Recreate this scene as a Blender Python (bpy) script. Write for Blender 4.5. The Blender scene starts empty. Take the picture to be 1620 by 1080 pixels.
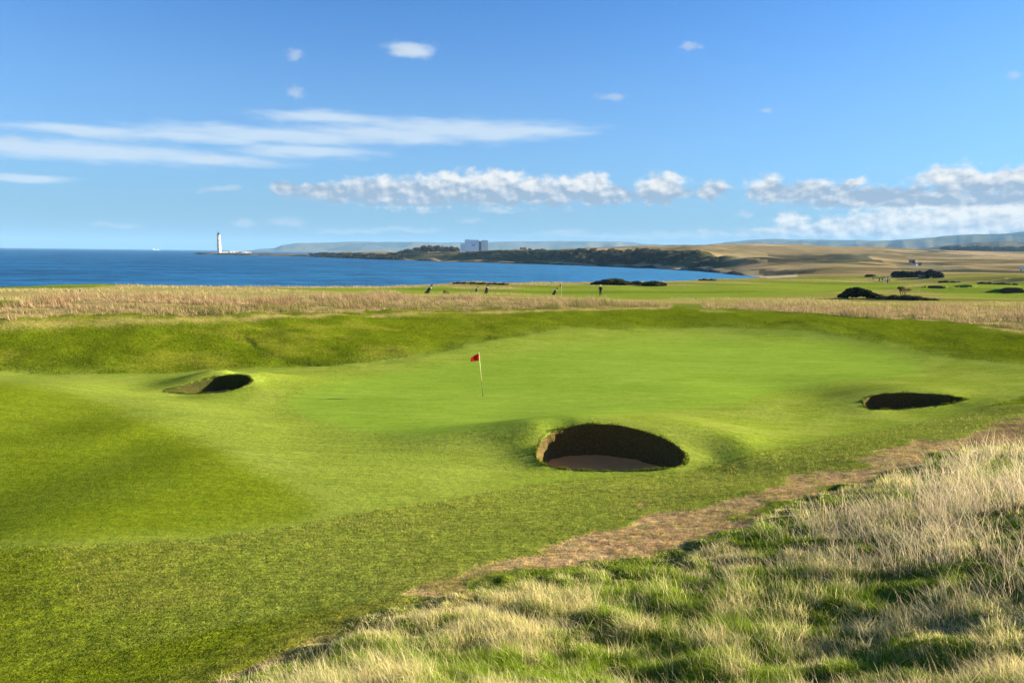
import bpy, bmesh, math, random
import numpy as np
from mathutils import Vector, Matrix
rng = np.random.default_rng(7); random.seed(7)
sc = bpy.context.scene; COL = sc.collection
PI = math.pi
# ---------------------------------------------------------------- camera
CAMZ, F = 7.0, 1170.0          # metres above the putting green; focal length in pixels of the 1620 x 1080 photograph
PITCH, ROLL = math.radians(6.8), math.radians(0.66)
cam = bpy.data.cameras.new('camera'); cam.sensor_width = 36; cam.lens = 36 * F / 1620
cam.clip_start = 0.1; cam.clip_end = 60000
fwd = np.array([0, math.cos(PITCH), -math.sin(PITCH)])
r0 = np.array([1.0, 0, 0]); u0 = np.array([0, math.sin(PITCH), math.cos(PITCH)])
RT = math.cos(ROLL) * r0 + math.sin(ROLL) * u0
UP = -math.sin(ROLL) * r0 + math.cos(ROLL) * u0
camo = bpy.data.objects.new('camera', cam); COL.objects.link(camo); sc.camera = camo
camo.matrix_world = Matrix(((RT[0], UP[0], -fwd[0], 0), (RT[1], UP[1], -fwd[1], 0), (RT[2], UP[2], -fwd[2], CAMZ), (0, 0, 0, 1)))
# ---------------------------------------------------------------- light
SUN_EL, SUN_AZ = math.radians(15.5), math.radians(80)     # azimuth clockwise from +Y
EXPOSURE = 2.1
SUNV = Vector((math.sin(SUN_AZ) * math.cos(SUN_EL), math.cos(SUN_AZ) * math.cos(SUN_EL), math.sin(SUN_EL)))
sun = bpy.data.lights.new('sun', 'SUN'); sun.energy = 5.0; sun.angle = math.radians(0.5); sun.color = (1.0, 0.87, 0.66)
suno = bpy.data.objects.new('sun', sun); COL.objects.link(suno); suno.rotation_euler = SUNV.to_track_quat('Z', 'Y').to_euler()
sc.view_settings.view_transform = 'Standard'; sc.view_settings.look = 'None'; sc.view_settings.exposure = EXPOSURE
sc.view_settings.gamma = 1
sc.render.engine = 'CYCLES'
cy = sc.cycles
cy.max_bounces = 6; cy.diffuse_bounces = 3; cy.glossy_bounces = 2; cy.transmission_bounces = 4; cy.volume_bounces = 0; cy.transparent_max_bounces = 8
cy.caustics_reflective = False; cy.caustics_refractive = False

# ---------------------------------------------------------------- small node helper
class NT:
    def __init__(s, nt): s.nt = nt; s.n = nt.nodes; s.l = nt.links
    def new(s, t, **k):
        n = s.n.new(t)
        for a, v in k.items(): setattr(n, a, v)
        return n
    def put(s, sock, v):
        if hasattr(v, 'links') or isinstance(v, bpy.types.NodeSocket): s.l.new(v, sock)
        else: sock.default_value = v
    def math(s, op, a, b=0.0, c=0.0, clamp=False):
        n = s.new('ShaderNodeMath', operation=op, use_clamp=clamp)
        for i, v in enumerate((a, b, c)): s.put(n.inputs[i], v)
        return n.outputs[0]
    def vmath(s, op, a, b=None, c=None):
        n = s.new('ShaderNodeVectorMath', operation=op); s.put(n.inputs[0], a)
        if b is not None: s.put(n.inputs[1], b)
        if c is not None: s.put(n.inputs[2], c)
        return n.outputs['Value'] if op in ('LENGTH', 'DOT_PRODUCT') else n.outputs['Vector']
    def mapr(s, v, a, b, c=0.0, d=1.0, smooth=True):
        n = s.new('ShaderNodeMapRange'); n.interpolation_type = 'SMOOTHSTEP' if smooth else 'LINEAR'
        for i, q in enumerate((v, a, b, c, d)): s.put(n.inputs[i], q)
        return n.outputs[0]
    def mix(s, f, a, b, mode='MIX'):
        n = s.new('ShaderNodeMix', data_type='RGBA', blend_type=mode)
        s.put(n.inputs[0], f); s.put(n.inputs[6], a); s.put(n.inputs[7], b)
        return n.outputs[2]
    def noise(s, vec, scale, detail=3.0, rough=0.5, dim='3D'):
        n = s.new('ShaderNodeTexNoise', noise_dimensions=dim); s.put(n.inputs['Vector'], vec)
        n.inputs['Scale'].default_value = scale; n.inputs['Detail'].default_value = detail; n.inputs['Roughness'].default_value = rough
        return n.outputs[0]
def rgba(c): return (c[0], c[1], c[2], 1.0)

# ---------------------------------------------------------------- world: sky with clouds far away
def px_ray(px, py):
    d = fwd * F + RT * (px - 810.0) + UP * (540.0 - py)
    return d / np.linalg.norm(d)
def px_ae(px, py):
    d = px_ray(px, py); return math.atan2(d[0], d[1]), math.asin(d[2])
w = bpy.data.worlds.new('World'); sc.world = w; w.use_nodes = True
T = NT(w.node_tree); bg = w.node_tree.nodes['Background']
sky = T.new('ShaderNodeTexSky', sky_type='NISHITA', sun_disc=False, sun_elevation=SUN_EL, sun_rotation=SUN_AZ)
sky.dust_density = 0.6; sky.ozone_density = 2.0; sky.air_density = 1.0
SKYS = 0.05
tc = T.new('ShaderNodeTexCoord').outputs['Generated']
sep = T.new('ShaderNodeSeparateXYZ'); T.put(sep.inputs[0], tc)
azn = T.math('ARCTAN2', sep.outputs[0], sep.outputs[1]); eln = T.math('ARCSINE', sep.outputs[2])
cmb = T.new('ShaderNodeCombineXYZ'); T.put(cmb.inputs[0], azn); T.put(cmb.inputs[1], eln); uv = cmb.outputs[0]
def warp(scale, amt, squash):
    m = T.vmath('MULTIPLY', uv, (scale, scale * squash, 1.0))
    n = T.new('ShaderNodeTexNoise', noise_dimensions='3D'); T.put(n.inputs['Vector'], m); n.inputs['Scale'].default_value = 1.0
    n.inputs['Detail'].default_value = 3.0
    o = T.vmath('SUBTRACT', n.outputs['Color'], (0.5, 0.5, 0.5))
    return T.vmath('MULTIPLY', o, amt)
def cloud_field(ells, uvw):
    acc = None
    for (px, py, a, b) in ells:
        az, el = px_ae(px, py)
        sx, sy = F / a, F / b
        q = T.vmath('MULTIPLY_ADD', uvw, (sx, sy, 0.0), (-az * sx, -el * sy, 0.0))
        L = T.vmath('LENGTH', q)
        acc = L if acc is None else T.math('SMOOTH_MIN', acc, L, 0.35)
    return acc
STREAK = [(648, 80, 40, 13), (800, 208, 130, 14), (735, 206, 205.2, 19.5), (830, 209, 99.4, 9.2), (620, 214, 162, 16.1), (520, 186, 118.8, 11.5), (440, 215, 205.2, 14.9), (480, 240, 118.8, 13.8),
          (150, 240, 205.2, 16.1), (40, 232, 129.6, 13.8), (290, 216, 129.6, 10.3), (130, 208, 97.2, 10.3), (40, 281, 67, 5.8), (330, 252, 140.4, 9.2)]
HEAP = [(452, 299, 25.9, 10.6), (520, 304, 75.6, 17.2), (590, 299, 75.6, 21.1), (640, 306, 118.8, 23.8), (720, 297, 86.4, 26.4), (790, 290, 56.2, 23.8), (800, 305, 140.4, 23.8),
        (880, 303, 86.4, 25.1), (935, 292, 38.9, 21.1), (955, 310, 64.8, 17.2), (1048, 299, 47.5, 26.4), (1030, 308, 32.4, 13.2), (1128, 302, 30.2, 15.8), (1215, 297, 36.7, 18.5), (1250, 308, 67, 18.5),
        (1340, 312, 97.2, 18.5), (1352, 288, 17.3, 9.2), (1290, 300, 43.2, 15.8), (1420, 316, 75.6, 18.5), (1505, 280, 47.5, 19.8), (1540, 292, 75.6, 15.8), (1600, 288, 38.9, 21.1), (1510, 318, 140.4, 15.8), (1630, 305, 64.8, 26.4),
        (1252, 354, 28.1, 15.8), (1330, 358, 75.6, 11.9), (1400, 352, 86.4, 15.8), (1500, 343, 97.2, 18.5), (1600, 342, 75.6, 21.1), (1560, 358, 151.2, 15.8), (1690, 330, 97.2, 39.6), (1440, 368, 280.8, 11.9)]
WISP = [(452, 352, 34, 10), (384, 352, 22, 8), (648, 79, 42, 15), (968, 152, 26, 8), (468, 146, 17, 10), (466, 88, 15, 8), (1213, 176, 12, 4), (1090, 73, 20, 6), (1604, 122, 10, 5), 
        (740, 348, 26, 5), (670, 333, 34, 5), (790, 332, 38, 5), (185, 356, 40, 4), (350, 298, 38, 6), (30, 222, 26, 10), (330, 254, 26, 8), (560, 366, 70, 6), (650, 364, 60, 5), (1080, 372, 90, 8), (900, 368, 60, 6), (980, 374, 200, 5), (1180, 340, 20, 6)]
uv_s = T.vmath('ADD', uv, warp(14.0, (0.05, 0.010, 0.0), 3.0))
uv_h = T.vmath('ADD', T.vmath('ADD', uv, warp(42.0, (0.020, 0.014, 0.0), 1.3)), warp(150.0, (0.0034, 0.0036, 0.0), 1.2))
d_s = cloud_field(STREAK, uv_s); d_h = cloud_field(HEAP, uv_h); d_w = cloud_field(WISP, uv_h)
n_s = T.noise(T.vmath('MULTIPLY', uv, (22.0, 130.0, 1.0)), 1.0, 5.0, 0.55)
dens_s = T.mapr(T.math('ADD', d_s, T.math('MULTIPLY', T.math('SUBTRACT', n_s, 0.5), 0.95)), 1.2, 0.2, 0.0, 0.85)
n_h = T.noise(T.vmath('MULTIPLY', uv, (62.0, 84.0, 1.0)), 1.0, 5.0, 0.52)
n_h2 = T.noise(T.vmath('MULTIPLY', T.vmath('ADD', uv, (0.004, 0.0055, 0.0)), (62.0, 84.0, 1.0)), 1.0, 5.0, 0.52)
dens_h = T.mapr(T.math('ADD', d_h, T.math('MULTIPLY', T.math('SUBTRACT', n_h, 0.5), 1.35)), 1.12, 0.50, 0.0, 0.97)
dens_w = T.mapr(T.math('ADD', d_w, T.math('MULTIPLY', T.math('SUBTRACT', n_h, 0.5), 1.6)), 1.1, 0.2, 0.0, 0.44)
# sunlit tops and greyer bellies of the two cloud decks, and lumps within them
n_l = T.noise(T.vmath('MULTIPLY', uv, (48.0, 66.0, 1.0)), 1.0, 3.0, 0.5); n_l2 = T.noise(T.vmath('MULTIPLY', T.vmath('ADD', uv, (0.004, 0.0055, 0.0)), (48.0, 66.0, 1.0)), 1.0, 3.0, 0.5)
relief = T.math('MULTIPLY', T.math('SUBTRACT', n_l, n_l2), 2.4)
def deck(py_top, py_bot):
    return T.mapr(eln, px_ae(810, py_top)[1], px_ae(810, py_bot)[1], 0.0, 1.0)
belly1 = T.math('MULTIPLY', deck(280, 311), T.mapr(eln, px_ae(810, 334)[1], px_ae(810, 326)[1]))
belly2 = deck(338, 366)
belly = T.math('MAXIMUM', belly1, T.math('MULTIPLY', belly2, 0.55))
lit = T.math('SUBTRACT', T.math('ADD', 0.9, relief), T.math('MULTIPLY', belly, 0.84), clamp=True)
EX = 2.0 ** EXPOSURE
def em(c): return rgba([v / EX / SKYS for v in c])
c_h = T.mix(lit, em((0.34, 0.44, 0.57)), em((0.97, 0.95, 0.90)))
skyc = T.mix(1.0, sky.outputs[0], (0.30, 0.60, 1.01, 1.0), 'MULTIPLY')
fade = T.mapr(eln, 0.0, math.radians(7), 1.0, 0.0)
skyc = T.mix(T.math('MULTIPLY', fade, 0.75), skyc, em((0.20, 0.375, 0.52)))
skyc = T.mix(T.mapr(eln, math.radians(20), math.radians(5), 0.0, 0.38), skyc, em((0.34, 0.55, 0.78)))
skyc = T.mix(dens_s, skyc, em((0.66, 0.79, 0.92)))
skyc = T.mix(dens_w, skyc, em((0.66, 0.73, 0.80)))
skyc = T.mix(dens_h, skyc, c_h)
T.put(bg.inputs[0], skyc); bg.inputs[1].default_value = SKYS

# ---------------------------------------------------------------- numeric helpers
def hash2(ix, iy, seed):
    h = (ix.astype(np.int64) * 374761393 + iy.astype(np.int64) * 668265263 + seed * 1274126177) & 0xffffffff
    h = ((h ^ (h >> 13)) * 1274126177) & 0xffffffff
    return ((h ^ (h >> 16)) & 0xffff) / 65535.0
def vnoise(x, y, seed=0):
    ix, iy = np.floor(x), np.floor(y); fx, fy = x - ix, y - iy
    fx = fx * fx * (3 - 2 * fx); fy = fy * fy * (3 - 2 * fy)
    a, b = hash2(ix, iy, seed), hash2(ix + 1, iy, seed); c, d = hash2(ix, iy + 1, seed), hash2(ix + 1, iy + 1, seed)
    return (a * (1 - fx) + b * fx) * (1 - fy) + (c * (1 - fx) + d * fx) * fy
def fbm(x, y, oct=3, seed=0):
    t, a, s = 0, 0.5, 0
    for i in range(oct):
        t = t + a * vnoise(x * 2 ** i + 17.3 * i, y * 2 ** i - 9.1 * i, seed + i); s += a; a *= 0.5
    return t / s
def sstep(a, b, x):
    t = np.clip((x - a) / (b - a), 0, 1); return t * t * (3 - 2 * t)
def inpoly(px, py, poly):
    poly = np.array(poly, float); r = np.zeros(px.shape, bool); j = len(poly) - 1
    for i in range(len(poly)):
        xi, yi = poly[i]; xj, yj = poly[j]
        if yi != yj: r ^= ((yi > py) != (yj > py)) & (px < (xj - xi) * (py - yi) / (yj - yi) + xi)
        j = i
    return r
def project(x, y, z):
    v = np.stack([x, y, z - CAMZ], -1); zc = v @ fwd; zc = np.where(zc > 0.05, zc, 0.05)
    return 810 + F * (v @ RT) / zc, 540 - F * (v @ UP) / zc
def at_z(px, py, z):
    d = px_ray(px, py); t = (z - CAMZ) / d[2]; return np.array([d[0] * t, d[1] * t, z])
def at_r(px, py, r):
    d = px_ray(px, py); t = r / math.hypot(d[0], d[1]); return np.array([d[0] * t, d[1] * t, CAMZ + d[2] * t])

# ---------------------------------------------------------------- terrain: surveyed heights, thin-plate interpolation
SEA_Z = -6.0
NEAR = [  # photo pixel, height
 (764,626,0),(640,640,0),(500,650,0),(560,620,0),(1000,600,.08),(870,610,.02),(1000,560,.3),(870,575,.15),(1200,540,.55),(1400,575,.2),(1250,580,.15),(1120,620,.1),(1200,645,.15),
 (1300,532,.80),(1300,516,1.33),(1150,523,.80),(1150,506,1.33),(1020,515,.95),(1100,489,1.5),(1500,560,.55),(1500,535,1.0),(1620,550,1.0),(1620,522,1.5),(1450,512,1.45),(1200,494,1.5),
 (1620,580,.7),(1530,590,.45),(1750,560,1.2),(1800,620,1.1),
 (-300,585,.6),(0,584,.5),(100,590,.25),(180,584,.3),(300,583,.2),(430,581,.2),(560,575,.2),(700,556,.42),(830,527,.85),
 (-300,518,2.3),(0,516,2.2),(200,513,2.15),(400,508,2.1),(600,500,1.85),(830,492,1.65),(1000,488,1.55),(620,540,.9),(400,545,1.05),(200,548,1.15),(0,550,1.2),
 (-300,470,2.0),(0,480,2.0),(200,478,2.0),(400,480,1.95),(600,478,1.75),(800,478,1.45),(1000,479,1.35),
 (0,463,1.5),(200,461,1.45),(420,463,1.35),(600,464,1.0),
 (0,453,.7),(-400,450,.7),(150,449,.9),(300,453,.4),(450,454,.3),(560,454,.25),(700,450,.3),(760,447,.5),(860,448,.2),(930,446,.4),(1040,446,.35),(1000,465,0),(800,463,.0),(700,462,.25),(900,456,0),
 (1090,445,.2),(1120,443,-.6),(1150,442,-1.8),(1180,441,-3.8),(1215,438,-5.8),
 (1100,478,1.0),(1200,460,.3),(1100,462,.1),(1300,450,-.3),(1300,442,-1.5),(1300,480,1.2),(1450,480,1.2),(1600,480,1.0),(1600,470,.6),(1590,461,.5),(1600,452,.5),(1600,445,-.4),(1450,449,-.5),(1420,470,.75),(1480,456,0),(1750,470,1.0),(1750,500,1.8),
 (600,700,.32),(700,765,.5),(500,800,.75),(300,850,.9),(0,850,.95),(0,720,.72),(0,600,.85),(120,607,.82),(250,633,.66),(330,660,.6),(420,720,.68),(520,790,.74),(60,640,.98),(200,680,.92),(330,720,.86),(-300,600,1.15),(-300,720,1.1),(350,615,.12),(430,655,.08),(470,690,.3),
 (200,700,.72),(130,660,.78),(420,665,.3),(380,600,.25),(220,603,.2),(150,600,.3),
 (640,694,.36),(700,688,.5),(780,681,.70),(850,674,.90),(910,668,.97),(970,666,1.0),(1030,669,.98),(1100,679,.9),(1170,697,.75),(1230,712,.55),(900,655,.32),(1000,652,.32),(800,665,.22),(1100,655,.3),
 (720,742,.34),(765,726,.28),(800,712,.39),(828,738,.23),(830,750,.22),(960,765,.42),(1095,742,.26),(1125,722,.42),(1110,752,.32),(1165,730,.45),(1250,680,.3),
 (1340,650,.20),(1300,628,.06),(1345,622,.34),(1400,614,.62),(1470,613,.74),(1540,624,.68),(1620,607,.75),(1560,640,.6),(1480,665,.45),(1400,680,.45),(1620,640,.95),
 (230,612,.22),(300,628,.12),(400,622,.15),(420,603,.4),(400,588,.68),(360,585,.72),(320,590,.48),(440,590,.22),
 (0,1080,1.6),(250,1080,1.9),(400,1080,2.3),(640,945,1.7),(300,950,1.3),(0,950,1.2),(850,885,1.45),(1000,845,1.35),(1200,775,1.25),(1400,718,1.25),(1530,690,1.3),(1620,665,1.35),(800,840,1.0),(600,900,1.3),(1000,790,.7),(1300,720,.8),
 (1620,1080,3.6),(1620,800,2.7),(1300,900,2.35),(1300,1080,3.0),(900,1080,2.75),(900,980,2.15),(1620,715,1.7),(1520,725,1.48),(1620,693,1.45),(1420,780,1.75),(1150,900,1.95),(1100,1000,2.5),(1000,920,1.8),(1300,800,1.6),(1900,800,3.2),(1900,1080,4.0),(2300,900,4.2),(2000,690,2.4),(-500,1080,1.3),(-600,850,1.0)]
RIMS = {
 'near': [(848,716,.45),(856,698,.58),(876,683,.74),(905,675,.86),(945,671,.95),(985,674,.95),(1030,686,.86),(1062,700,.72),(1082,716,.54),(1084,728,.42),(1070,738,.32),(1030,743,.26),(970,745,.23),(910,743,.23),(870,737,.27),(852,728,.34)],
 'left': [(260,619,.22),(285,611,.34),(320,601,.52),(348,594,.66),(374,592,.74),(392,595,.66),(398,602,.5),(388,610,.34),(362,618,.2),(325,622,.15),(285,622,.15)],
 'right': [(1366,636,.38),(1376,627,.5),(1400,623,.6),(1440,621.5,.7),(1485,624,.72),(1515,628,.68),(1529,632,.6),(1505,638,.47),(1460,644,.34),(1410,648,.24),(1376,647,.28)]}
FAR = [  # photo pixel, distance
 (1215,438,437),(1300,437,350),(1400,437,330),(1300,425,520),(1400,425,520),(1300,416,800),(1180,417,760),(1180,409,1000),(1300,409,1000),(1340,403,900),(1300,411,860),(1390,409,900),(1345,416,770),(1240,404,1300),(1150,392,1800),(1240,390,1800),(1320,390,1800),(1400,391,1800),(1400,411,1100),
 (1500,409,1200),(1620,409,1200),(1500,425,600),(1620,425,600),(1500,399,1700),(1570,402,1800),(1620,406,1700),(1620,440,300),(1800,440,300),(1800,425,600),(1800,409,1200),(1800,404,1800),(1440,436,360),(1470,416,850)]
SHORE = [(300,2250),(480,1690),(600,1245),(700,1050),(800,950),(900,845),(1000,750),(1100,634),(1160,540),(1215,440)]
BLUFF = [(490,1.0),(560,2.5),(640,4.5),(720,5.5),(745,7),(770,9.5),(830,10),(860,9.5),(920,8.5),(1000,8.5),(1060,9.5),(1100,10),(1130,8.5),(1150,6),(1165,2.6),(1182,.4),(1215,0)]
pts = []
for px, py, z in NEAR + sum(RIMS.values(), []):
    p = at_z(px, py, z); pts.append(p)
for px, py, r in FAR: pts.append(at_r(px, py, r))
def th_of(px, py=420): return px_ae(px, py)[0]
sh_t = np.array([th_of(p) for p, _ in SHORE]); sh_r = np.array([r for _, r in SHORE], float)
bl_t = np.array([th_of(p) for p, _ in BLUFF]); bl_z = np.array([z for _, z in BLUFF], float)
for px in range(490, 1200, 36):
    t = th_of(px); rs = np.interp(t, sh_t, sh_r); zb = np.interp(t, bl_t, bl_z)
    inland = np.interp(px, [490, 700, 900, 1050, 1200], [-1, 4, 14, 26, 30])
    for s, z in ((0, -6.2), (18, -4.6), (55, -3.6), (115, zb), (190, zb + .3), (420, zb * .6 + inland * .4), (1000, inland), (2600, inland * .9 - 4)):
        pts.append(np.array([math.sin(t) * (rs + s), math.cos(t) * (rs + s), z]))
for az in (-2.6, -1.9, -1.3, -.95, .95, 1.3, 1.9, 2.6, 3.1):
    for r in (6., 25., 80., 250., 1200.): pts.append(np.array([math.sin(az) * r, math.cos(az) * r, {6.: 4.4, 25.: 2.6, 80.: 2.2, 250.: 1.0, 1200.: 8 if az > 0 else -4}[r]]))
for az in np.linspace(-3, 3, 9): pts.append(np.array([math.sin(az) * 1.8, math.cos(az) * 1.8, 5.25]))
pts = np.array(pts)
def lp(x, y): return np.stack([np.arctan2(x, y) , np.log(np.hypot(x, y))], -1)
P = lp(pts[:, 0], pts[:, 1]); Zp = pts[:, 2]
def kern(d2): return 0.5 * d2 * np.log(d2 + 1e-12)
n = len(P); D2 = ((P[:, None] - P[None]) ** 2).sum(-1)
A = np.zeros((n + 3, n + 3)); A[:n, :n] = kern(D2) + np.eye(n) * 2e-5; A[:n, n] = 1; A[:n, n + 1:] = P; A[n, :n] = 1; A[n + 1:, :n] = P.T
Wt = np.linalg.solve(A, np.concatenate([Zp, np.zeros(3)]))
def tps(q):
    out = np.empty(len(q))
    for i in range(0, len(q), 20000):
        s = q[i:i + 20000]; d2 = ((s[:, None, 0] - P[None, :, 0]) ** 2 + (s[:, None, 1] - P[None, :, 1]) ** 2)
        out[i:i + 20000] = kern(d2) @ Wt[:n] + Wt[n] + s @ Wt[n + 1:]
    return out
# polar grid centred on the viewpoint's foot: fine where the land is near
TH = np.concatenate([np.linspace(-PI, -.78, 60)[:-1], np.arange(-.78, .78, .0016), np.linspace(.78, PI, 60)])
LR = np.concatenate([np.linspace(math.log(.6), math.log(5), 40)[:-1], np.arange(math.log(5), math.log(46), .004), np.arange(math.log(46), math.log(300), .0075), np.arange(math.log(300), math.log(2600), .008), np.linspace(math.log(2600), math.log(6500), 30)])
nT, nR = len(TH), len(LR)
# the smooth surface is evaluated on a coarser grid and refined bicubically enough by linear steps of its own smoothness
G_T, G_L = np.meshgrid(TH, LR)
tf = np.unique(np.concatenate([TH[::2], TH[-1:]])); lf = np.unique(np.concatenate([LR[::2], LR[-1:]]))
gt, gl = np.meshgrid(tf, lf); Zc = tps(np.stack([gt.ravel(), gl.ravel()], -1)).reshape(gt.shape)
Zi = np.stack([np.interp(TH, tf, row) for row in Zc]); Z = np.stack([np.interp(LR, lf, Zi[:, j]) for j in range(nT)], 1)
R_ = np.exp(G_L); X = np.sin(G_T) * R_; Y = np.cos(G_T) * R_
# coast edges
NSH = [(-900,448,.7),(0,453,.7),(100,449.5,.8),(150,448.5,.9),(200,450,.8),(300,453,.4),(450,455,.3),(560,454,.25),(640,452,.25),(700,449,.3),(760,446,.5),(860,447,.2),(930,445.5,.4),(1040,446,.35),(1090,444.5,.0),(1130,442,-1.2),(1180,440.5,-4.2),(1212,438,-5.6)]
ns = [at_z(px, py, z) for px, py, z in NSH]; ns_t = np.array([math.atan2(p[0], p[1]) for p in ns]); ns_r = np.array([math.hypot(p[0], p[1]) for p in ns])
R1 = np.interp(TH, ns_t, ns_r)[None, :] * (1 + .03 * (fbm(TH * 40, TH * 0 + 3, 3) - .5))[None, :]
R2 = np.interp(TH, sh_t, sh_r)[None, :] * (1 + .035 * (fbm(TH * 45, TH * 0 + 7, 4) - .5))[None, :]
t1215 = th_of(1213); sea_az = (TH < t1215)[None, :] & (TH > -1.6)[None, :]
near_sea = sstep(0, 25, R_ - R1) * (1 - sstep(-14, 4, R_ - R2)) * sea_az
t_sp0, t_sp1, t_hd = th_of(300), th_of(318), th_of(486)
open_az = sstep(0.012, 0, G_T - t_hd) * sea_az
spit_top = -6.6 + (5.0 + 1.2 * fbm(G_T * 300, G_L * 60, 3)) * sstep(t_sp0, t_sp1, G_T)
r_c = np.interp(TH, [t_sp0, t_hd], [2330, 1830])[None, :]
spit = (sstep(-160, -40, R_ - r_c) * (1 - sstep(60, 300, R_ - r_c)))
Z = Z * (1 - open_az * (R_ > R1 + 300)) + open_az * (R_ > R1 + 300) * (-9 + (spit_top + 9) * spit)
Z = Z * (1 - near_sea) + near_sea * -9.0
Z = np.where((R_ > 2600), np.minimum(Z, 26) - (R_ - 2600) * .006, Z)
# ---------------------------------------------------------------- ground cover zones, traced in the photograph, stored on the surface
PXg, PYg = project(X, Y, Z)
front = (np.cos(G_T) > .15)
wob = np.clip(60 / R_, .15, 3.2)
jx = (fbm(X * .9, Y * .9, 3, 5) - .5); jy = (fbm(X * .9, Y * .9, 3, 11) - .5)
PXj = PXg + jx * 14 * wob; PYj = PYg + jy * 7 * wob
def zone(poly, jit=1.0): return inpoly(PXg + (PXj - PXg) * jit, PYg + (PYj - PYg) * jit, poly) & front
PATH = [(2300,500),(1900,585),(1760,620),(1620,655),(1575,668),(1535,686),(1500,698),(1430,703),(1330,737),(1200,772),(1060,805),(1000,822),(900,858),(820,884),(740,905),(690,925),(640,938),(700,938),(780,916),(850,905),(1000,871),(1120,841),(1250,791),(1330,767),(1450,727),(1530,702),(1620,693),(1900,650),(2300,560)]
DEEP = [(200,1500),(330,1090),(380,1062),(450,1030),(560,985),(650,945),(700,940),(780,915),(850,905),(1000,872),(1120,842),(1250,790),(1330,765),(1450,725),(1530,702),(1620,693),(1900,650),(2600,500),(4000,900),(4000,3000),(200,3000)]
MOWN = [(-2500,900),(-600,862),(0,866),(330,851),(480,828),(640,800),(830,768),(960,754),(1090,744),(1200,716),(1380,682),(1500,660),(1620,625),(1900,585),(1900,545),(1620,575),(1520,568),(1400,545),(1300,526),(1150,517),(1000,521),(900,520),(830,527),(700,555),(560,575),(450,580),(330,585),(250,591),(100,592),(0,585),(-600,582),(-2500,600)]
GREEN = [(470,655),(455,630),(520,605),(640,585),(760,567),(880,545),(1000,535),(1150,534),(1290,540),(1400,555),(1470,575),(1440,595),(1300,608),(1220,622),(1150,640),(1040,652),(930,660),(800,672),(660,690),(560,680)]
ROUGH_L = [(-900,530),(0,508),(70,501),(190,499),(300,497),(540,493),(700,490),(900,488),(1066,486),(1062,481),(1000,479),(860,475),(700,473),(600,466),(540,470),(420,474),(300,470),(150,471),(60,478),(0,487),(-900,490)]
ROUGH_R = [(1108,486),(1200,491),(1300,497),(1400,504),(1500,509),(1560,513),(1600,518),(1640,528),(1900,560),(1900,480),(1620,488),(1480,485),(1400,486),(1300,483),(1180,480),(1120,483)]
TANSTRIP = [(-300,525),(0,512),(190,505),(540,497),(900,489),(1060,486),(1060,488),(900,491),(540,500),(330,506),(150,512),(0,518),(-300,535)]
BARE_R = [(1540,514),(1600,520),(1660,530),(1900,560),(1900,570),(1640,532),(1560,519)]
def blur(m, k):
    m = np.asarray(m, np.float32).copy()
    for _ in range(k):
        m[:, 1:-1] = (m[:, :-2] + 2 * m[:, 1:-1] + m[:, 2:]) * .25; m[1:-1] = (m[:-2] + 2 * m[1:-1] + m[2:]) * .25
    return m
z_path, z_deep, z_mown, z_green = zone(PATH, 2.2), zone(DEEP), zone(MOWN, .25), zone(GREEN, .15)
z_rl, z_rr, z_tan, z_bare = zone(ROUGH_L), zone(ROUGH_R), zone(TANSTRIP, .6), zone(BARE_R)
z_path &= R_ < 60; z_deep = (z_deep | ((R_ < 30) & (np.abs(G_T) > .9) & (G_T > 0)) | ((R_ < 5.5) & (G_T > -.25))) & ~z_path & (R_ < 45); z_mown &= R_ < 72; z_green &= R_ < 72
# hummocks of the deep rough, gentle unevenness elsewhere
humm = (fbm(X * .75, Y * .75, 2, 21) - .5) * .17 + (fbm(X * 2.2, Y * 2.2, 2, 23) - .5) * .17
fz = blur(z_deep, 30)
Z = Z + humm * fz * sstep(2, 7, R_)
soft = np.where(z_mown | z_green, .25, 1.0) * (R_ < 90)
Z = Z + soft * (fbm(X * .35, Y * .35, 3, 31) - .5) * .05 + soft * ((R_ < 40) * (fbm(X * 3, Y * 3, 2, 33) - .5) * .02)
Z = Z + blur(z_path, 5) * ((fbm(X * 5, Y * 9, 3, 41) - .5) * .035 - .02)
bank = (R_ > 38) & (R_ < 75) & ~z_mown
bkb = blur(bank & (R_ < 70), 40); Z = Z + bank * (fbm(X * .8, Y * .8, 3, 43) - .5) * .10 + bkb * (fbm(X * .22, Y * .3, 2, 45) - .5) * .5
farland = (R_ > 95) & (Z > -5.5)
Z = Z + farland * ((fbm(X * .03, Y * .03, 3, 51) - .5) * np.clip((R_ - 95) / 300, 0, 1) * 1.6 + (fbm(X * .012, Y * .03, 4, 57) - .5) * np.clip((R_ - 340) / 300, 0, 1) * 7.0 * (R_ < 1700))
Z = Z + (farland & (R_ < 420)) * (fbm(X * .06, Y * .06, 2, 53) - .5) * .5
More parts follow.
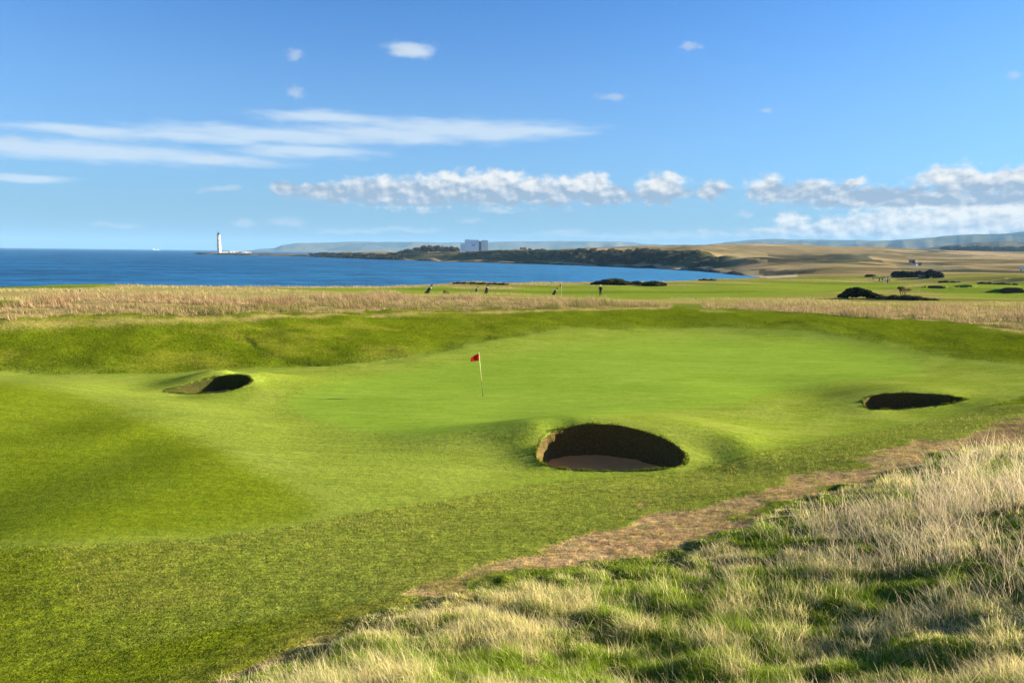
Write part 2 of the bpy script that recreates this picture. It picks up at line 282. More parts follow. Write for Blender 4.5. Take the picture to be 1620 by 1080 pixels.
# rabbit-hole of a dark fold running down the back bank
def seg_d(px, py, pl):
    d = np.full(px.shape, 1e9)
    for (ax, ay), (bx, by) in zip(pl[:-1], pl[1:]):
        vx, vy = bx - ax, by - ay; t = np.clip(((px - ax) * vx + (py - ay) * vy) / (vx * vx + vy * vy), 0, 1)
        d = np.minimum(d, np.hypot(px - ax - t * vx, (py - ay - t * vy) * 1.6))
    return d
sel = (R_ > 38) & (R_ < 70) & front
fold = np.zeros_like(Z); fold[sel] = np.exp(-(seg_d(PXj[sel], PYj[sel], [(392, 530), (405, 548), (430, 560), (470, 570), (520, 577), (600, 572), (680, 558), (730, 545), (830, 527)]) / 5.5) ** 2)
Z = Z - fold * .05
def gidx(x, y):
    t = np.arctan2(x, y); l = np.log(np.maximum(np.hypot(x, y), .61)); return t, l
def gz(x, y):
    x = np.asarray(x, float); y = np.asarray(y, float); t, l = gidx(x, y)
    j = np.clip(np.searchsorted(TH, t) - 1, 0, nT - 2); i = np.clip(np.searchsorted(LR, l) - 1, 0, nR - 2)
    ft = (t - TH[j]) / (TH[j + 1] - TH[j]); fl = np.clip((l - LR[i]) / (LR[i + 1] - LR[i]), 0, 1)
    return (Z[i, j] * (1 - ft) + Z[i, j + 1] * ft) * (1 - fl) + (Z[i + 1, j] * (1 - ft) + Z[i + 1, j + 1] * ft) * fl
def glook(arr, x, y):
    t, l = gidx(x, y); return arr[np.clip(np.searchsorted(LR, l), 0, nR - 1), np.clip(np.searchsorted(TH, t), 0, nT - 1)]
RS = np.exp(np.linspace(math.log(4), math.log(6000), 6000))
def on_ground(px, py):
    d = px_ray(px, py); hx = math.hypot(d[0], d[1]); x, y = d[0] / hx * RS, d[1] / hx * RS
    k = np.argmax(CAMZ + d[2] / hx * RS < gz(x, y)); return np.array([x[k], y[k], gz(x[k], y[k])])
def stand(px, r):
    t = px_ae(px, 440)[0]; x, y = math.sin(t) * r, math.cos(t) * r; return np.array([x, y, float(gz(x, y))])

# ---------------------------------------------------------------- tagging and meshes
def tag(o, label=None, cat=None, group=None, kind=None):
    if label: o['label'] = label
    if cat: o['category'] = cat
    if group: o['group'] = group
    if kind: o['kind'] = kind
    return o
def link(name, me, mat=None, parent=None):
    o = bpy.data.objects.new(name, me); COL.objects.link(o)
    if mat: me.materials.append(mat)
    if parent is not None: o.parent = parent
    return o
def empty(name, loc, rz=0.0):
    o = bpy.data.objects.new(name, None); COL.objects.link(o); o.location = loc; o.rotation_euler = (0, 0, rz); o.empty_display_size = .3
    return o
def np_mesh(name, V, loops, sizes, col=None, smooth=True):
    me = bpy.data.meshes.new(name); me.vertices.add(len(V)); me.vertices.foreach_set('co', np.ascontiguousarray(V, np.float32).ravel())
    me.loops.add(len(loops)); me.loops.foreach_set('vertex_index', np.ascontiguousarray(loops, np.int32))
    st = np.concatenate([[0], np.cumsum(sizes)[:-1]]).astype(np.int32)
    me.polygons.add(len(sizes)); me.polygons.foreach_set('loop_start', st)
    me.polygons.foreach_set('use_smooth', np.full(len(sizes), smooth))
    me.update(calc_edges=True)
    if col is not None:
        a = me.color_attributes.new('albedo', 'FLOAT_COLOR', 'POINT'); a.data.foreach_set('color', np.concatenate([col, np.ones((len(col), 1))], 1).astype(np.float32).ravel())
    return me
def bm_mesh(name, bm, smooth=False):
    me = bpy.data.meshes.new(name); bm.to_mesh(me); bm.free()
    if smooth: me.polygons.foreach_set('use_smooth', np.ones(len(me.polygons), bool))
    return me
# ---------------------------------------------------------------- materials
def new_mat(name):
    m = bpy.data.materials.new(name); m.use_nodes = True; return m, NT(m.node_tree), m.node_tree.nodes['Principled BSDF']
def solid(name, c, rough=.8, var=.15, scale=3.0, metal=0.0, bump=0.0):
    m, t, b = new_mat(name); tcn = t.new('ShaderNodeTexCoord').outputs['Object']
    nz = t.noise(tcn, scale, 4.0, .6)
    f = t.mapr(nz, .3, .7, 1 - var, 1 + var, False)
    t.put(b.inputs['Base Color'], t.mix(1.0, rgba(c), f, 'MULTIPLY')); b.inputs['Roughness'].default_value = rough; b.inputs['Metallic'].default_value = metal; b.inputs['Specular IOR Level'].default_value = .2 if rough > .55 else .5
    if bump:
        bp = t.new('ShaderNodeBump'); bp.inputs['Strength'].default_value = bump; bp.inputs['Distance'].default_value = .02; t.put(bp.inputs['Height'], t.noise(tcn, scale * 6, 4)); t.put(b.inputs['Normal'], bp.outputs[0])
    return m
def blade_mat(name, trans=.35):
    m, t, b = new_mat(name); at = t.new('ShaderNodeAttribute', attribute_name='albedo').outputs['Color']
    t.n.remove(b); out = t.n['Material Output']
    d = t.new('ShaderNodeBsdfDiffuse'); tr = t.new('ShaderNodeBsdfTranslucent'); t.put(d.inputs[0], at); t.put(tr.inputs[0], at)
    mx = t.new('ShaderNodeMixShader'); mx.inputs[0].default_value = trans; t.put(mx.inputs[1], d.outputs[0]); t.put(mx.inputs[2], tr.outputs[0])
    t.put(out.inputs['Surface'], mx.outputs[0]); return m
def ground_mat():
    m, t, b = new_mat('turf_and_soil'); at = t.new('ShaderNodeAttribute', attribute_name='albedo').outputs['Color']
    pos = t.new('ShaderNodeNewGeometry').outputs['Position']
    n1 = t.noise(pos, 20.0, 3.0, .75); n2 = t.noise(t.vmath('MULTIPLY', pos, (1.2, 5.0, 1.0)), 1.4, 4.0, .6)
    nap_ = t.new('ShaderNodeAttribute', attribute_name='nap').outputs['Fac']
    n3 = t.noise(t.vmath('MULTIPLY', pos, (5.0, 9.0, 5.0)), 1.0, 5.0, .75); n4 = t.noise(t.vmath('MULTIPLY', pos, (.5, 2.2, 1.0)), 1.0, 4.0, .6)
    def contrast(nz, lo, hi): return t.math('ADD', 1.0, t.math('MULTIPLY', t.mapr(nz, lo, hi, -1.0, 1.0, False), t.math('MULTIPLY_ADD', nap_, .62, .06)))
    f = t.math('MULTIPLY', contrast(n1, .25, .75), t.math('MULTIPLY', contrast(n3, .28, .72), t.math('MULTIPLY', t.mapr(n2, .3, .7, .88, 1.12, False), t.mapr(n4, .3, .7, .88, 1.12, False))))
    warm = t.mix(t.mapr(n3, .4, .7), (1.0, 1.0, 1.0, 1), (1.18, 1.02, .9, 1))
    t.put(b.inputs['Base Color'], t.mix(1.0, t.mix(1.0, at, f, 'MULTIPLY'), warm, 'MULTIPLY'))
    b.inputs['Roughness'].default_value = 1.0; b.inputs['Specular IOR Level'].default_value = .0
    
    rough = t.new('ShaderNodeAttribute', attribute_name='nap').outputs['Fac']
    bp = t.new('ShaderNodeBump'); bp.inputs['Distance'].default_value = .055; t.put(bp.inputs['Strength'], rough)
    hh = t.math('ADD', t.noise(pos, 22.0, 3.0, .7), t.math('MULTIPLY', t.noise(pos, 5.0, 3.0, .6), 1.5)); t.put(bp.inputs['Height'], hh); t.put(b.inputs['Normal'], bp.outputs[0])
    return m
M_GROUND = ground_mat(); M_BLADE = blade_mat('grass_blade', .45); M_DRY = blade_mat('dry_grass_blade', .35); M_LEAF = blade_mat('leaf', .25)

# ---------------------------------------------------------------- colours of the ground cover
def C(*c): return np.array(c, float)
alb = np.empty(Z.shape + (3,)); alb[:] = C(.105, .165, .022)
def paint(mask, c, amt=1.0):
    m = (np.asarray(mask, float) * amt)[..., None]; alb[:] = alb * (1 - m) + C(*c) * m
n6 = fbm(X * .16, Y * .16, 3, 61); n2 = fbm(X * .6, Y * .6, 3, 63); n05 = fbm(X * 2.5, Y * 2.5, 3, 65)
nst = fbm(X * .012, Y * .06, 4, 67)                                   # broad streaks lying across the view
Rj = R_ + (fbm(X * .25, Y * .25, 3, 151) - .5) * 22; far = Rj > 80
paint(far & (Z > -5.5), (.235, .21, .062)); paint(far, (.17, .185, .035), sstep(.50, .62, nst))
paint(sstep(330, 430, R_) * far, (.24, .185, .082)); paint(sstep(330, 430, R_) * far, (.13, .12, .045), .8 * sstep(.50, .62, fbm(X * .008, Y * .018, 4, 69)))
paint(far & (R_ > 700), (.235, .175, .08), .5)
patch = fbm(np.log(R_) * 14 + X * .002, X * .007, 4, 143); paint(far & (R_ > 380), (.12, .105, .045), .75 * sstep(.52, .60, patch)); paint(far & (R_ > 380), (.36, .28, .15), .5 * sstep(.44, .38, patch)); paint(far & (R_ > 430), (.045, .045, .022), .8 * sstep(.60, .66, fbm(np.log(R_) * 26, X * .012, 3, 145)))
FAIRWAY = [[(600,452),(690,451),(760,462),(860,452),(1000,452),(1100,452),(1300,447),(1400,447),(1440,452),(1400,460),(1250,466),(1120,474),(1000,474),(800,466),(640,464)],
           [(1430,456),(1500,450),(1640,447),(1900,446),(1900,466),(1620,469),(1560,470),(1480,464)], [(-300,447),(20,449.5),(130,447),(190,448.5),(200,451),(60,455),(-300,458)], [(430,455),(560,454),(640,452),(640,458),(560,461),(430,459)]]
for k, pl in enumerate(FAIRWAY):
    paint(zone(pl, .5) & far & (R_ < 420), (.135, .205, .016), .85 if k != 2 else .9)
stripe = far & (R_ < 380) & (fbm(X * .02, Y * .11, 3, 71) > .56)
paint(stripe, (.08, .12, .012), .55)
paint(zone([(-300,462),(0,458),(200,452),(330,452),(420,457),(560,463),(600,466),(420,474),(150,470),(0,480),(-300,480)], .6) & (R_ > 70), (.27, .235, .085), .8)
# shore, cliffs, headland
sh = np.abs(R_ - R2); beach = (R_ > R2 - 12) & (R_ < R2 + 30) & sea_az
paint(beach, (.055, .045, .032)); paint((R_ > R2 + 22) & (R_ < R2 + 62) & sea_az & (G_T > th_of(870)), (.30, .25, .14), .8)
bl = (R_ > R2 + 48) & (R_ < R2 + 150) & sea_az & (G_T > th_of(480))
bl = bl * sstep(th_of(1178), th_of(1140), G_T)
paint(bl, (.085, .085, .03), .9); paint(bl, (.035, .04, .016), .85 * sstep(.5, .6, fbm(X * .03, Y * .03, 3, 73)))
paint((R_ > R2 + 150) & (R_ < R2 + 500) & sea_az & (G_T > th_of(560)), (.24, .20, .09), .8)
paint((R_ < R1 + 22) & (R_ > R1 - 9) & (G_T > th_of(180)) & (G_T < th_of(1250)), (.26, .21, .10), .8)
paint((R_ > R1 + 1) & (R_ < R1 + 40) & sea_az, (.10, .085, .06), .7)
spm = (open_az > .5) & (R_ > 1500); paint(spm & (spit > .02), (.20, .165, .10)); paint(spm & (spit > .02) & (fbm(X * .02, Y * .02, 3, 75) > .52), (.06, .06, .045), .8)
paint(zone([(1180,437),(1215,436),(1260,434),(1262,438),(1215,440)], 0) & (R_ > 250), (.42, .36, .26), .8)
for pl, c, a in (([(1170,408),(1196,408),(1230,407.5),(1292,408),(1290,412),(1220,413),(1170,413)], (.03,.035,.03), .95), ([(1200,427),(1236,426),(1262,428),(1255,433),(1200,432)], (.05,.05,.035), .8), ([(1240,424.6),(1292,424.6),(1292,426),(1240,426)], (.05,.042,.02), .8), ([(1262,430.5),(1290,430),(1286,433),(1262,433.5)], (.06,.05,.025), .8), ([(1285,415),(1300,412),(1330,404),(1342,403),(1372,406),(1392,411),(1400,416),(1300,418)], (.045,.055,.03), .85),  # first patch: thin shadow lines of the far slopes painted into the ground
                 ([(1415,416),(1480,418),(1545,423),(1560,430),(1480,430),(1420,424)], (.12,.125,.08), .6),
                 ([(1475,430),(1560,428),(1622,428),(1700,428),(1700,431),(1560,432),(1475,433)], (.04,.045,.028), .85), ([(1420,408),(1620,404),(1620,400),(1700,399),(1700,408),(1500,412)], (.33,.26,.13), .6),
                 ([(1100,389),(1400,389),(1400,402),(1240,402),(1160,396)], (.20,.155,.065), .8)):
    paint(zone(pl, .3) & (R_ > 200), c, a)
# around the green
near = ~far
paint(near & ~z_mown & ~z_deep, (.088, .125, .005)); paint(near & (R_ > 38) & ~z_mown, (.17, .18, .018), .55 * sstep(950, 550, PXg) * sstep(.46, .66, fbm(X * .35, Y * .5, 4, 77)))
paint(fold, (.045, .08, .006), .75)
semi = near & ~z_mown & ~z_deep & (R_ < 38)
paint(blur(semi, 5), (.104, .142, .007)); paint(semi, (.15, .155, .022), .45 * sstep(.48, .68, n2)); paint(semi, (.055, .08, .008), .6 * sstep(.55, .7, n05))
paint(semi & (R_ < 13), (.19, .17, .045), .5 * sstep(.42, .62, n6))
def blurz(pl, k): return blur(zone(pl, .6), k)
bm_, bg_ = blur(z_mown, 34), blur(z_green, 60) * .8
paint(bm_, (.158, .215, .024)); paint(bm_, (.20, .25, .040), .6 * sstep(.45, .65, n2))
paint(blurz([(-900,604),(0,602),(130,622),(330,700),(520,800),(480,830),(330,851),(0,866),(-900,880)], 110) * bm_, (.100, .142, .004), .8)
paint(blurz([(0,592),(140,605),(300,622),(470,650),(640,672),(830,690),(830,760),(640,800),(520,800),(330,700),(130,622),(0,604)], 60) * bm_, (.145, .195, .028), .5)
paint(bg_, (.15, .25, .024)); paint(bg_, (.185, .275, .034), .6 * sstep(.45, .7, fbm(X * .15, Y * .5, 3, 79)))
paint(z_rl | z_rr, (.25, .20, .085)); paint(z_rl | z_rr, (.14, .14, .035), .8 * sstep(.42, .56, n2))
paint(blur(z_tan | z_bare, 3), (.34, .27, .10), .85)
paint(z_deep, (.085, .12, .012)); paint(z_deep, (.20, .16, .06), .7 * sstep(.45, .62, n2)); paint(z_deep & (n05 < .36), (.05, .05, .025), .6)
paint(blur(semi & (R_ > 11), 6) * sstep(-150, 600, PXg), (.165, .205, .032), .75)
fadep = sstep(620, 900, PXg) * .6 + .4
paint(blur(z_path, 4) * fadep, (.35, .235, .115)); paint(z_path, (.16, .09, .035), .55 * sstep(.53, .63, fbm(X * 5, Y * 8, 4, 81))); paint(z_path, (.40, .29, .14), .6 * sstep(.55, .7, fbm(X * 2, Y * 2, 3, 83)))
paint(z_path & (PXg > 1530), (.12, .075, .045), .6)
nap = np.full(Z.shape, .5); nap[z_mown] = .34; nap[z_green] = .12; nap[semi] = .9; nap[z_deep] = .8; nap[z_path] = .6; nap[far] = .5; nap[bank] = .8
# ---------------------------------------------------------------- bunkers cut into the ground
def rim_xy(name):
    p = np.array([at_z(*q) for q in RIMS[name]])[:, :2]
    m = len(p); out = []
    for i in range(m):                                # Catmull-Rom, closed
        a, b, c, d = p[i - 1], p[i], p[(i + 1) % m], p[(i + 2) % m]
        for s in np.linspace(0, 1, 8, endpoint=False):
            out.append(.5 * ((2 * b) + (-a + c) * s + (2 * a - 5 * b + 4 * c - d) * s * s + (-a + 3 * b - 3 * c + d) * s ** 3))
    return np.array(out)
rims = {k: rim_xy(k) for k in RIMS}
FARB = [(1600, 464, 30, .9), (1480, 456.5, 26, .5), (1528, 454.5, 20, .5)]
for k, (px, py, wpx, dz) in enumerate(FARB):
    g = on_ground(px, py); rr = math.hypot(g[0], g[1]); a = wpx * rr / F; a2 = np.linspace(0, 2 * PI, 60, endpoint=False)
    er, et = np.array([g[0], g[1]]) / rr, np.array([g[1], -g[0]]) / rr
    rims['far%d' % k] = np.array([g[:2] + et * math.cos(t) * a * .5 + er * (math.sin(t) * a * .42 + a * .42) for t in a2])
hole = np.zeros(Z.shape, bool)
for nm, rp in rims.items():
    c = rp.mean(0); ext = np.abs(rp - c).max() + 1.0
    s = (np.abs(X - c[0]) < ext) & (np.abs(Y - c[1]) < ext)
    if nm.startswith('far'):                                        # raise a lip behind the distant bunkers
        dd = np.hypot(X - c[0], Y - c[1]); rr = math.hypot(*c); up = sstep(-.3, 1.0, (R_ - rr) / (ext * .55))
        Z += np.exp(-(dd / (ext * 1.25)) ** 4) * up * {'far0': 1.0, 'far1': .7, 'far2': .6}[nm]
    ii, jj = np.where(s); ins = inpoly(X[s], Y[s], rp)
    for i, j, q in zip(ii, jj, ins):
        d = np.hypot(rp[:, 0] - X[i, j], rp[:, 1] - Y[i, j]); k = d.argmin(); cell = R_[i, j] * max(TH[j] - TH[j - 1], LR[i] - LR[i - 1]) * .75
        if d[k] < cell: X[i, j], Y[i, j] = rp[k]
        elif q: hole[i, j] = True
idx = np.arange(nR * nT).reshape(nR, nT)
quad = np.stack([idx[:-1, :-1], idx[:-1, 1:], idx[1:, 1:], idx[1:, :-1]], -1)
hq = hole[:-1, :-1] | hole[:-1, 1:] | hole[1:, 1:] | hole[1:, :-1]
mask_q = ~hq; quad = quad[mask_q][:, ::-1]
V = np.stack([X, Y, Z], -1).reshape(-1, 3)
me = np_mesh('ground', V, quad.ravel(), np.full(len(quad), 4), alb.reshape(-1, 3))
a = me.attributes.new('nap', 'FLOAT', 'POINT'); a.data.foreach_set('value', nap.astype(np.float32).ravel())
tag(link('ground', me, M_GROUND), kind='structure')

def bunker_wall_mat(ca, cb):
    m, t, b = new_mat('revetted_turf'); pos = t.new('ShaderNodeNewGeometry').outputs['Position']
    sp = t.new('ShaderNodeSeparateXYZ'); t.put(sp.inputs[0], pos)
    lay = t.math('FRACT', t.math('ADD', t.math('MULTIPLY', sp.outputs[2], 14.0), t.math('MULTIPLY', t.noise(pos, 3.0), 1.2)))
    nz = t.noise(pos, 16.0, 4.0, .7)
    c = t.mix(t.mapr(nz, .35, .65), ca, cb); c = t.mix(t.math('MULTIPLY', t.mapr(lay, .8, .95), .7), c, (.03, .022, .014, 1))
    t.put(b.inputs['Base Color'], c); b.inputs['Roughness'].default_value = 1.0; b.inputs['Specular IOR Level'].default_value = .1
    bp = t.new('ShaderNodeBump'); bp.inputs['Distance'].default_value = .05; t.put(bp.inputs['Height'], t.math('ADD', nz, lay)); t.put(b.inputs['Normal'], bp.outputs[0]); return m
M_WALL = bunker_wall_mat((.20, .135, .055, 1), (.09, .085, .014, 1)); M_WALL_GRASS_SHADED = bunker_wall_mat((.10, .10, .03, 1), (.055, .075, .010, 1))  # second one, left bunker: grass, with its part shadow put into the darker colour
def sand_mat():
    m, t, b = new_mat('bunker_sand'); pos = t.new('ShaderNodeNewGeometry').outputs['Position']; nz = t.noise(pos, 3.0, 5.0, .6)
    t.put(b.inputs['Base Color'], t.mix(nz, (.66, .215, .055, 1), (.76, .29, .09, 1))); b.inputs['Roughness'].default_value = 1.0; b.inputs['Specular IOR Level'].default_value = .1
    bp = t.new('ShaderNodeBump'); bp.inputs['Distance'].default_value = .04; t.put(bp.inputs['Height'], t.noise(pos, 9.0, 3.0)); t.put(b.inputs['Normal'], bp.outputs[0]); return m
M_SAND = sand_mat()
def make_bunker(nm, label, floor):
    rp = rims[nm]; c = rp.mean(0); root = empty('bunker', (c[0], c[1], float(gz(*c)))); tag(root, label, 'bunker', 'sand bunkers of the golf course')
    zr = gz(rp[:, 0], rp[:, 1]); m = len(rp); rows = []
    for k, t in enumerate(np.linspace(0, 1, 9)):
        sh = 1 + .006 * (k == 0) - .10 * t + .03 * math.sin(t * PI)
        zz = zr * (1 - t) + (floor - .12) * t + (0.012 if k == 0 else 0)
        jit = (vnoise(np.arange(m) * .7, np.full(m, k * 3.1), 9) - .5) * .06 * (0 < k)
        q = c + (rp - c) * (sh + jit)[:, None] if hasattr(jit, '__len__') else c + (rp - c) * sh
        rows.append(np.column_stack([q, zz]))
    Vw = np.concatenate(rows) - np.array(root.location); F_ = []
    for k in range(8):
        for i in range(m): F_.append((k * m + i, k * m + (i + 1) % m, (k + 1) * m + (i + 1) % m, (k + 1) * m + i))
    F_ = np.array(F_)[:, ::-1]; link('turf_wall', np_mesh('turf_wall', Vw, F_.ravel(), np.full(len(F_), 4)), M_WALL_GRASS_SHADED if nm == 'left' else M_WALL, root)
    rows = [np.array([[c[0], c[1], floor - .02]])]
    for s in np.linspace(.1, .97, 14):
        q = c + (rp - c) * s; rows.append(np.column_stack([q, floor + .16 * s ** 3 * (zr - zr.min() + .3) + (fbm(q[:, 0] * 2, q[:, 1] * 2, 2, 4) - .5) * .06]))
    Vs = np.concatenate(rows) - np.array(root.location); loops, sizes = [], []
    for i in range(m): loops += [0, 1 + i, 1 + (i + 1) % m]; sizes.append(3)
    for k in range(13):
        for i in range(m): loops += [1 + k * m + i, 1 + (k + 1) * m + i, 1 + (k + 1) * m + (i + 1) % m, 1 + k * m + (i + 1) % m]; sizes.append(4)
    link('sand', np_mesh('sand', Vs, loops, sizes), M_SAND, root); return root
BUNK = {}
BUNK['near'] = make_bunker('near', 'large round pot bunker in the middle foreground with pinkish sand showing', -.28)
BUNK['left'] = make_bunker('left', 'pot bunker left of the red flag, below the grassy bank', -.2)
BUNK['right'] = make_bunker('right', 'wide shallow-looking pot bunker at the right edge of the putting green', -.22)
for k, lb in enumerate(('dark far bunker at the right edge beyond the tall grass', 'thin dark far bunker hollow behind the bare twiggy shrub', 'small dark far bunker farthest back on the distant green')):
    c = rims['far%d' % k].mean(0); make_bunker('far%d' % k, lb, float(gz(*c)) - (.8, .5, .45)[k])

# ---------------------------------------------------------------- sea
def sea_mat():
    m, t, b = new_mat('sea_water'); pos = t.new('ShaderNodeNewGeometry').outputs['Position']
    n1 = t.noise(t.vmath('MULTIPLY', pos, (.010, .035, 0)), 1.0, 5.0, .6); n2 = t.noise(t.vmath('MULTIPLY', pos, (.05, .16, 0)), 1.0, 4.0, .65)
    c = t.mix(t.mapr(t.math('ADD', n1, t.math('MULTIPLY', t.math('SUBTRACT', n2, .5), .9)), .3, .7), (.001, .045, .125, 1), (.012, .135, .30, 1))
    sx_ = t.new('ShaderNodeSeparateXYZ'); t.put(sx_.inputs[0], pos); c = t.mix(t.mapr(sx_.outputs[0], -250.0, 330.0, 0.0, .8), c, (.05, .23, .42, 1))   # water lightened to the right: stronger sky reflection put into the colour
    n3 = t.noise(t.vmath('MULTIPLY', pos, (.06, .11, 0)), 1.0, 5.0, .7); cap = t.mapr(n3, .735, .78)
    c = t.mix(cap, c, (.6, .65, .68, 1))
    bp = t.new('ShaderNodeBump'); bp.inputs['Strength'].default_value = 1.0; bp.inputs['Distance'].default_value = 2.2
    t.put(bp.inputs['Height'], t.math('ADD', n2, t.math('MULTIPLY', n1, 1.5)))
    d_ = t.new('ShaderNodeBsdfDiffuse'); t.put(d_.inputs[0], c); gl_ = t.new('ShaderNodeBsdfGlossy'); gl_.inputs['Roughness'].default_value = .3; t.put(gl_.inputs['Normal'], bp.outputs[0]); t.put(d_.inputs['Normal'], bp.outputs[0])
    mx = t.new('ShaderNodeMixShader'); mx.inputs[0].default_value = .11; t.put(mx.inputs[1], d_.outputs[0]); t.put(mx.inputs[2], gl_.outputs[0]); t.n.remove(b); t.put(t.n['Material Output'].inputs['Surface'], mx.outputs[0]); return m
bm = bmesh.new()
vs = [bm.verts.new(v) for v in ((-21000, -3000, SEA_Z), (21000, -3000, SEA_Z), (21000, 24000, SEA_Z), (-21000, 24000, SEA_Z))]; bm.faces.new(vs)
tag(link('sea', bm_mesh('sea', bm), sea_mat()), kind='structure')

# ---------------------------------------------------------------- distant hills
def hill_mat(name, c1, c2, c3):
    m, t, b = new_mat(name); pos = t.new('ShaderNodeNewGeometry').outputs['Position']
    v = t.new('ShaderNodeTexVoronoi', feature='F1'); t.put(v.inputs['Vector'], t.vmath('MULTIPLY', pos, (1 / 520., 1 / 900., 0.0))); v.inputs['Scale'].default_value = 1.0
    s3 = t.new('ShaderNodeSeparateColor'); t.put(s3.inputs[0], v.outputs['Color'])
    c = t.mix(s3.outputs[0], rgba(c1), rgba(c2)); c = t.mix(t.mapr(s3.outputs[1], .72, .76), c, rgba(c3))
    t.put(b.inputs['Base Color'], t.mix(1.0, c, t.mapr(t.noise(pos, .02, 4), .3, .7, .8, 1.2, False), 'MULTIPLY')); b.inputs['Roughness'].default_value = 1.0; b.inputs['Specular IOR Level'].default_value = 0.0
    return m
def hill(sky_pts, r, depth, mat, amp, seed, base=-12.0, name='hills'):
    xs = np.arange(sky_pts[0][0], sky_pts[-1][0] + .1, 3.0); ys = np.interp(xs, [p[0] for p in sky_pts], [p[1] for p in sky_pts])
    ys = ys + (fbm(xs * .05, xs * 0, 3, seed) - .5) * amp
    th, zt = [], []
    for a, b in zip(xs, ys):
        q = at_r(a, b, r); th.append(math.atan2(q[0], q[1])); zt.append(q[2])
    th, zt = np.array(th), np.array(zt); rows = []
    S = np.linspace(-1, .7, 22)
    for s in S:
        prof = sstep(-1, 0, s) if s < 0 else 1 - .55 * s * s
        rr = r + s * depth; und = (fbm(th * 60, np.full(len(th), s * 3.0), 3, seed + 5) - .5) * .28 * np.sin(np.clip(-s, 0, 1) * PI)
        zz = base + (zt - base) * np.clip(prof + und, 0, 1); rows.append(np.column_stack([np.sin(th) * rr, np.cos(th) * rr, zz]))
    V_ = np.concatenate(rows); m_ = len(th); i = np.arange(len(S) - 1)[:, None] * m_ + np.arange(m_ - 1)[None]
    Q = np.stack([i, i + 1, i + m_ + 1, i + m_], -1).reshape(-1, 4)[:, ::-1]
    return tag(link(name, np_mesh(name, V_, Q.ravel(), np.full(len(Q), 4)), mat), kind='structure')
HM1 = hill_mat('far_hill', (.08, .085, .04), (.14, .12, .055), (.04, .05, .03)); HM2 = hill_mat('moor_hill', (.10, .09, .055), (.17, .135, .075), (.06, .06, .04))
hill([(392,397.5),(408,394),(420,393),(434,393),(446,388),(470,384.5),(500,384),(560,382.5),(640,382.5),(700,383.5),(800,382),(880,381.5),(960,381.5),(1000,383),(1030,386),(1080,388),(1160,391)], 11500, 2600, HM1, 1.5, 91)
hill([(1090,392),(1120,387),(1150,383),(1200,379),(1225,377.5),(1260,379),(1300,380),(1380,380.5),(1480,382),(1620,384),(1900,384)], 9500, 2300, HM1, 1.5, 93)
hill([(1360,385),(1400,381),(1450,378),(1490,374),(1540,371),(1580,370),(1620,367),(1700,365),(2000,366)], 7400, 1900, HM1, 1.5, 95)
hill([(1440,397),(1475,392),(1520,386),(1550,382.5),(1580,381.5),(1620,383),(1700,381),(2000,384)], 3700, 900, HM2, 1.5, 97)

# ================================================================ grasses
def pick(mask, N, r_lo, r_hi, t_lo=-.72, t_hi=.72, k=0.0, seed=1):
    g = np.random.default_rng(seed); t = g.uniform(t_lo, t_hi, N)
    u = g.uniform(0, 1, N)
    if k == 0: r = np.exp(np.log(r_lo) + u * np.log(r_hi / r_lo))            # even in ln r: density falls as 1/r^2
    else: r = (r_lo ** k + u * (r_hi ** k - r_lo ** k)) ** (1 / k)
    x, y = np.sin(t) * r, np.cos(t) * r; ok = glook(mask, x, y) > .5
    return x[ok], y[ok], g
def blades(name, x, y, h, wd, lean, col, mat, g, segs=2, wind=(-.35, .05), parent=None, sink=.012):
    n_ = len(x); z = gz(x, y) - sink; ph = g.uniform(0, 2 * PI, n_); sx, sy = np.cos(ph) * wd * .5, np.sin(ph) * wd * .5
    la = g.uniform(0, 2 * PI, n_); lm = g.uniform(.1, 1.25, n_) * lean
    bx, by = np.cos(la) * lm + wind[0] * lean, np.sin(la) * lm + wind[1] * lean
    def ring(t): return x + bx * h * t ** 1.7, y + by * h * t ** 1.7, z + h * t * np.sqrt(np.clip(1 - .45 * (bx * bx + by * by) * t, .15, 1))
    vs = []
    for k in range(segs):
        t = k / segs; a, b, c = ring(t); f = 1 - .35 * t
        vs.append(np.column_stack([a - sx * f, b - sy * f, c])); vs.append(np.column_stack([a + sx * f, b + sy * f, c]))
    a, b, c = ring(1.0); vs.append(np.column_stack([a, b, c])); m_ = 2 * segs + 1
    V_ = np.stack(vs, 1).reshape(-1, 3); base = (np.arange(n_) * m_)[:, None]; lo = []; sz = []
    for k in range(segs - 1): lo.append(np.array([2 * k, 2 * k + 1, 2 * k + 3, 2 * k + 2])); sz.append(4)
    lo.append(np.array([2 * segs - 2, 2 * segs - 1, 2 * segs])); sz.append(3)
    L_ = (base + np.concatenate(lo)[None]).ravel(); S_ = np.tile(sz, n_)
    return link(name, np_mesh(name, V_, L_, S_, np.repeat(col, m_, 0), False), mat, parent)
def blend(a, b, t): return C(*a)[None] * (1 - t[:, None]) + C(*b)[None] * t[:, None]
def vary(c, g, amt=.25): return c * g.uniform(1 - amt, 1 + amt, (len(c), 1)) * g.uniform(.93, 1.07, c.shape)
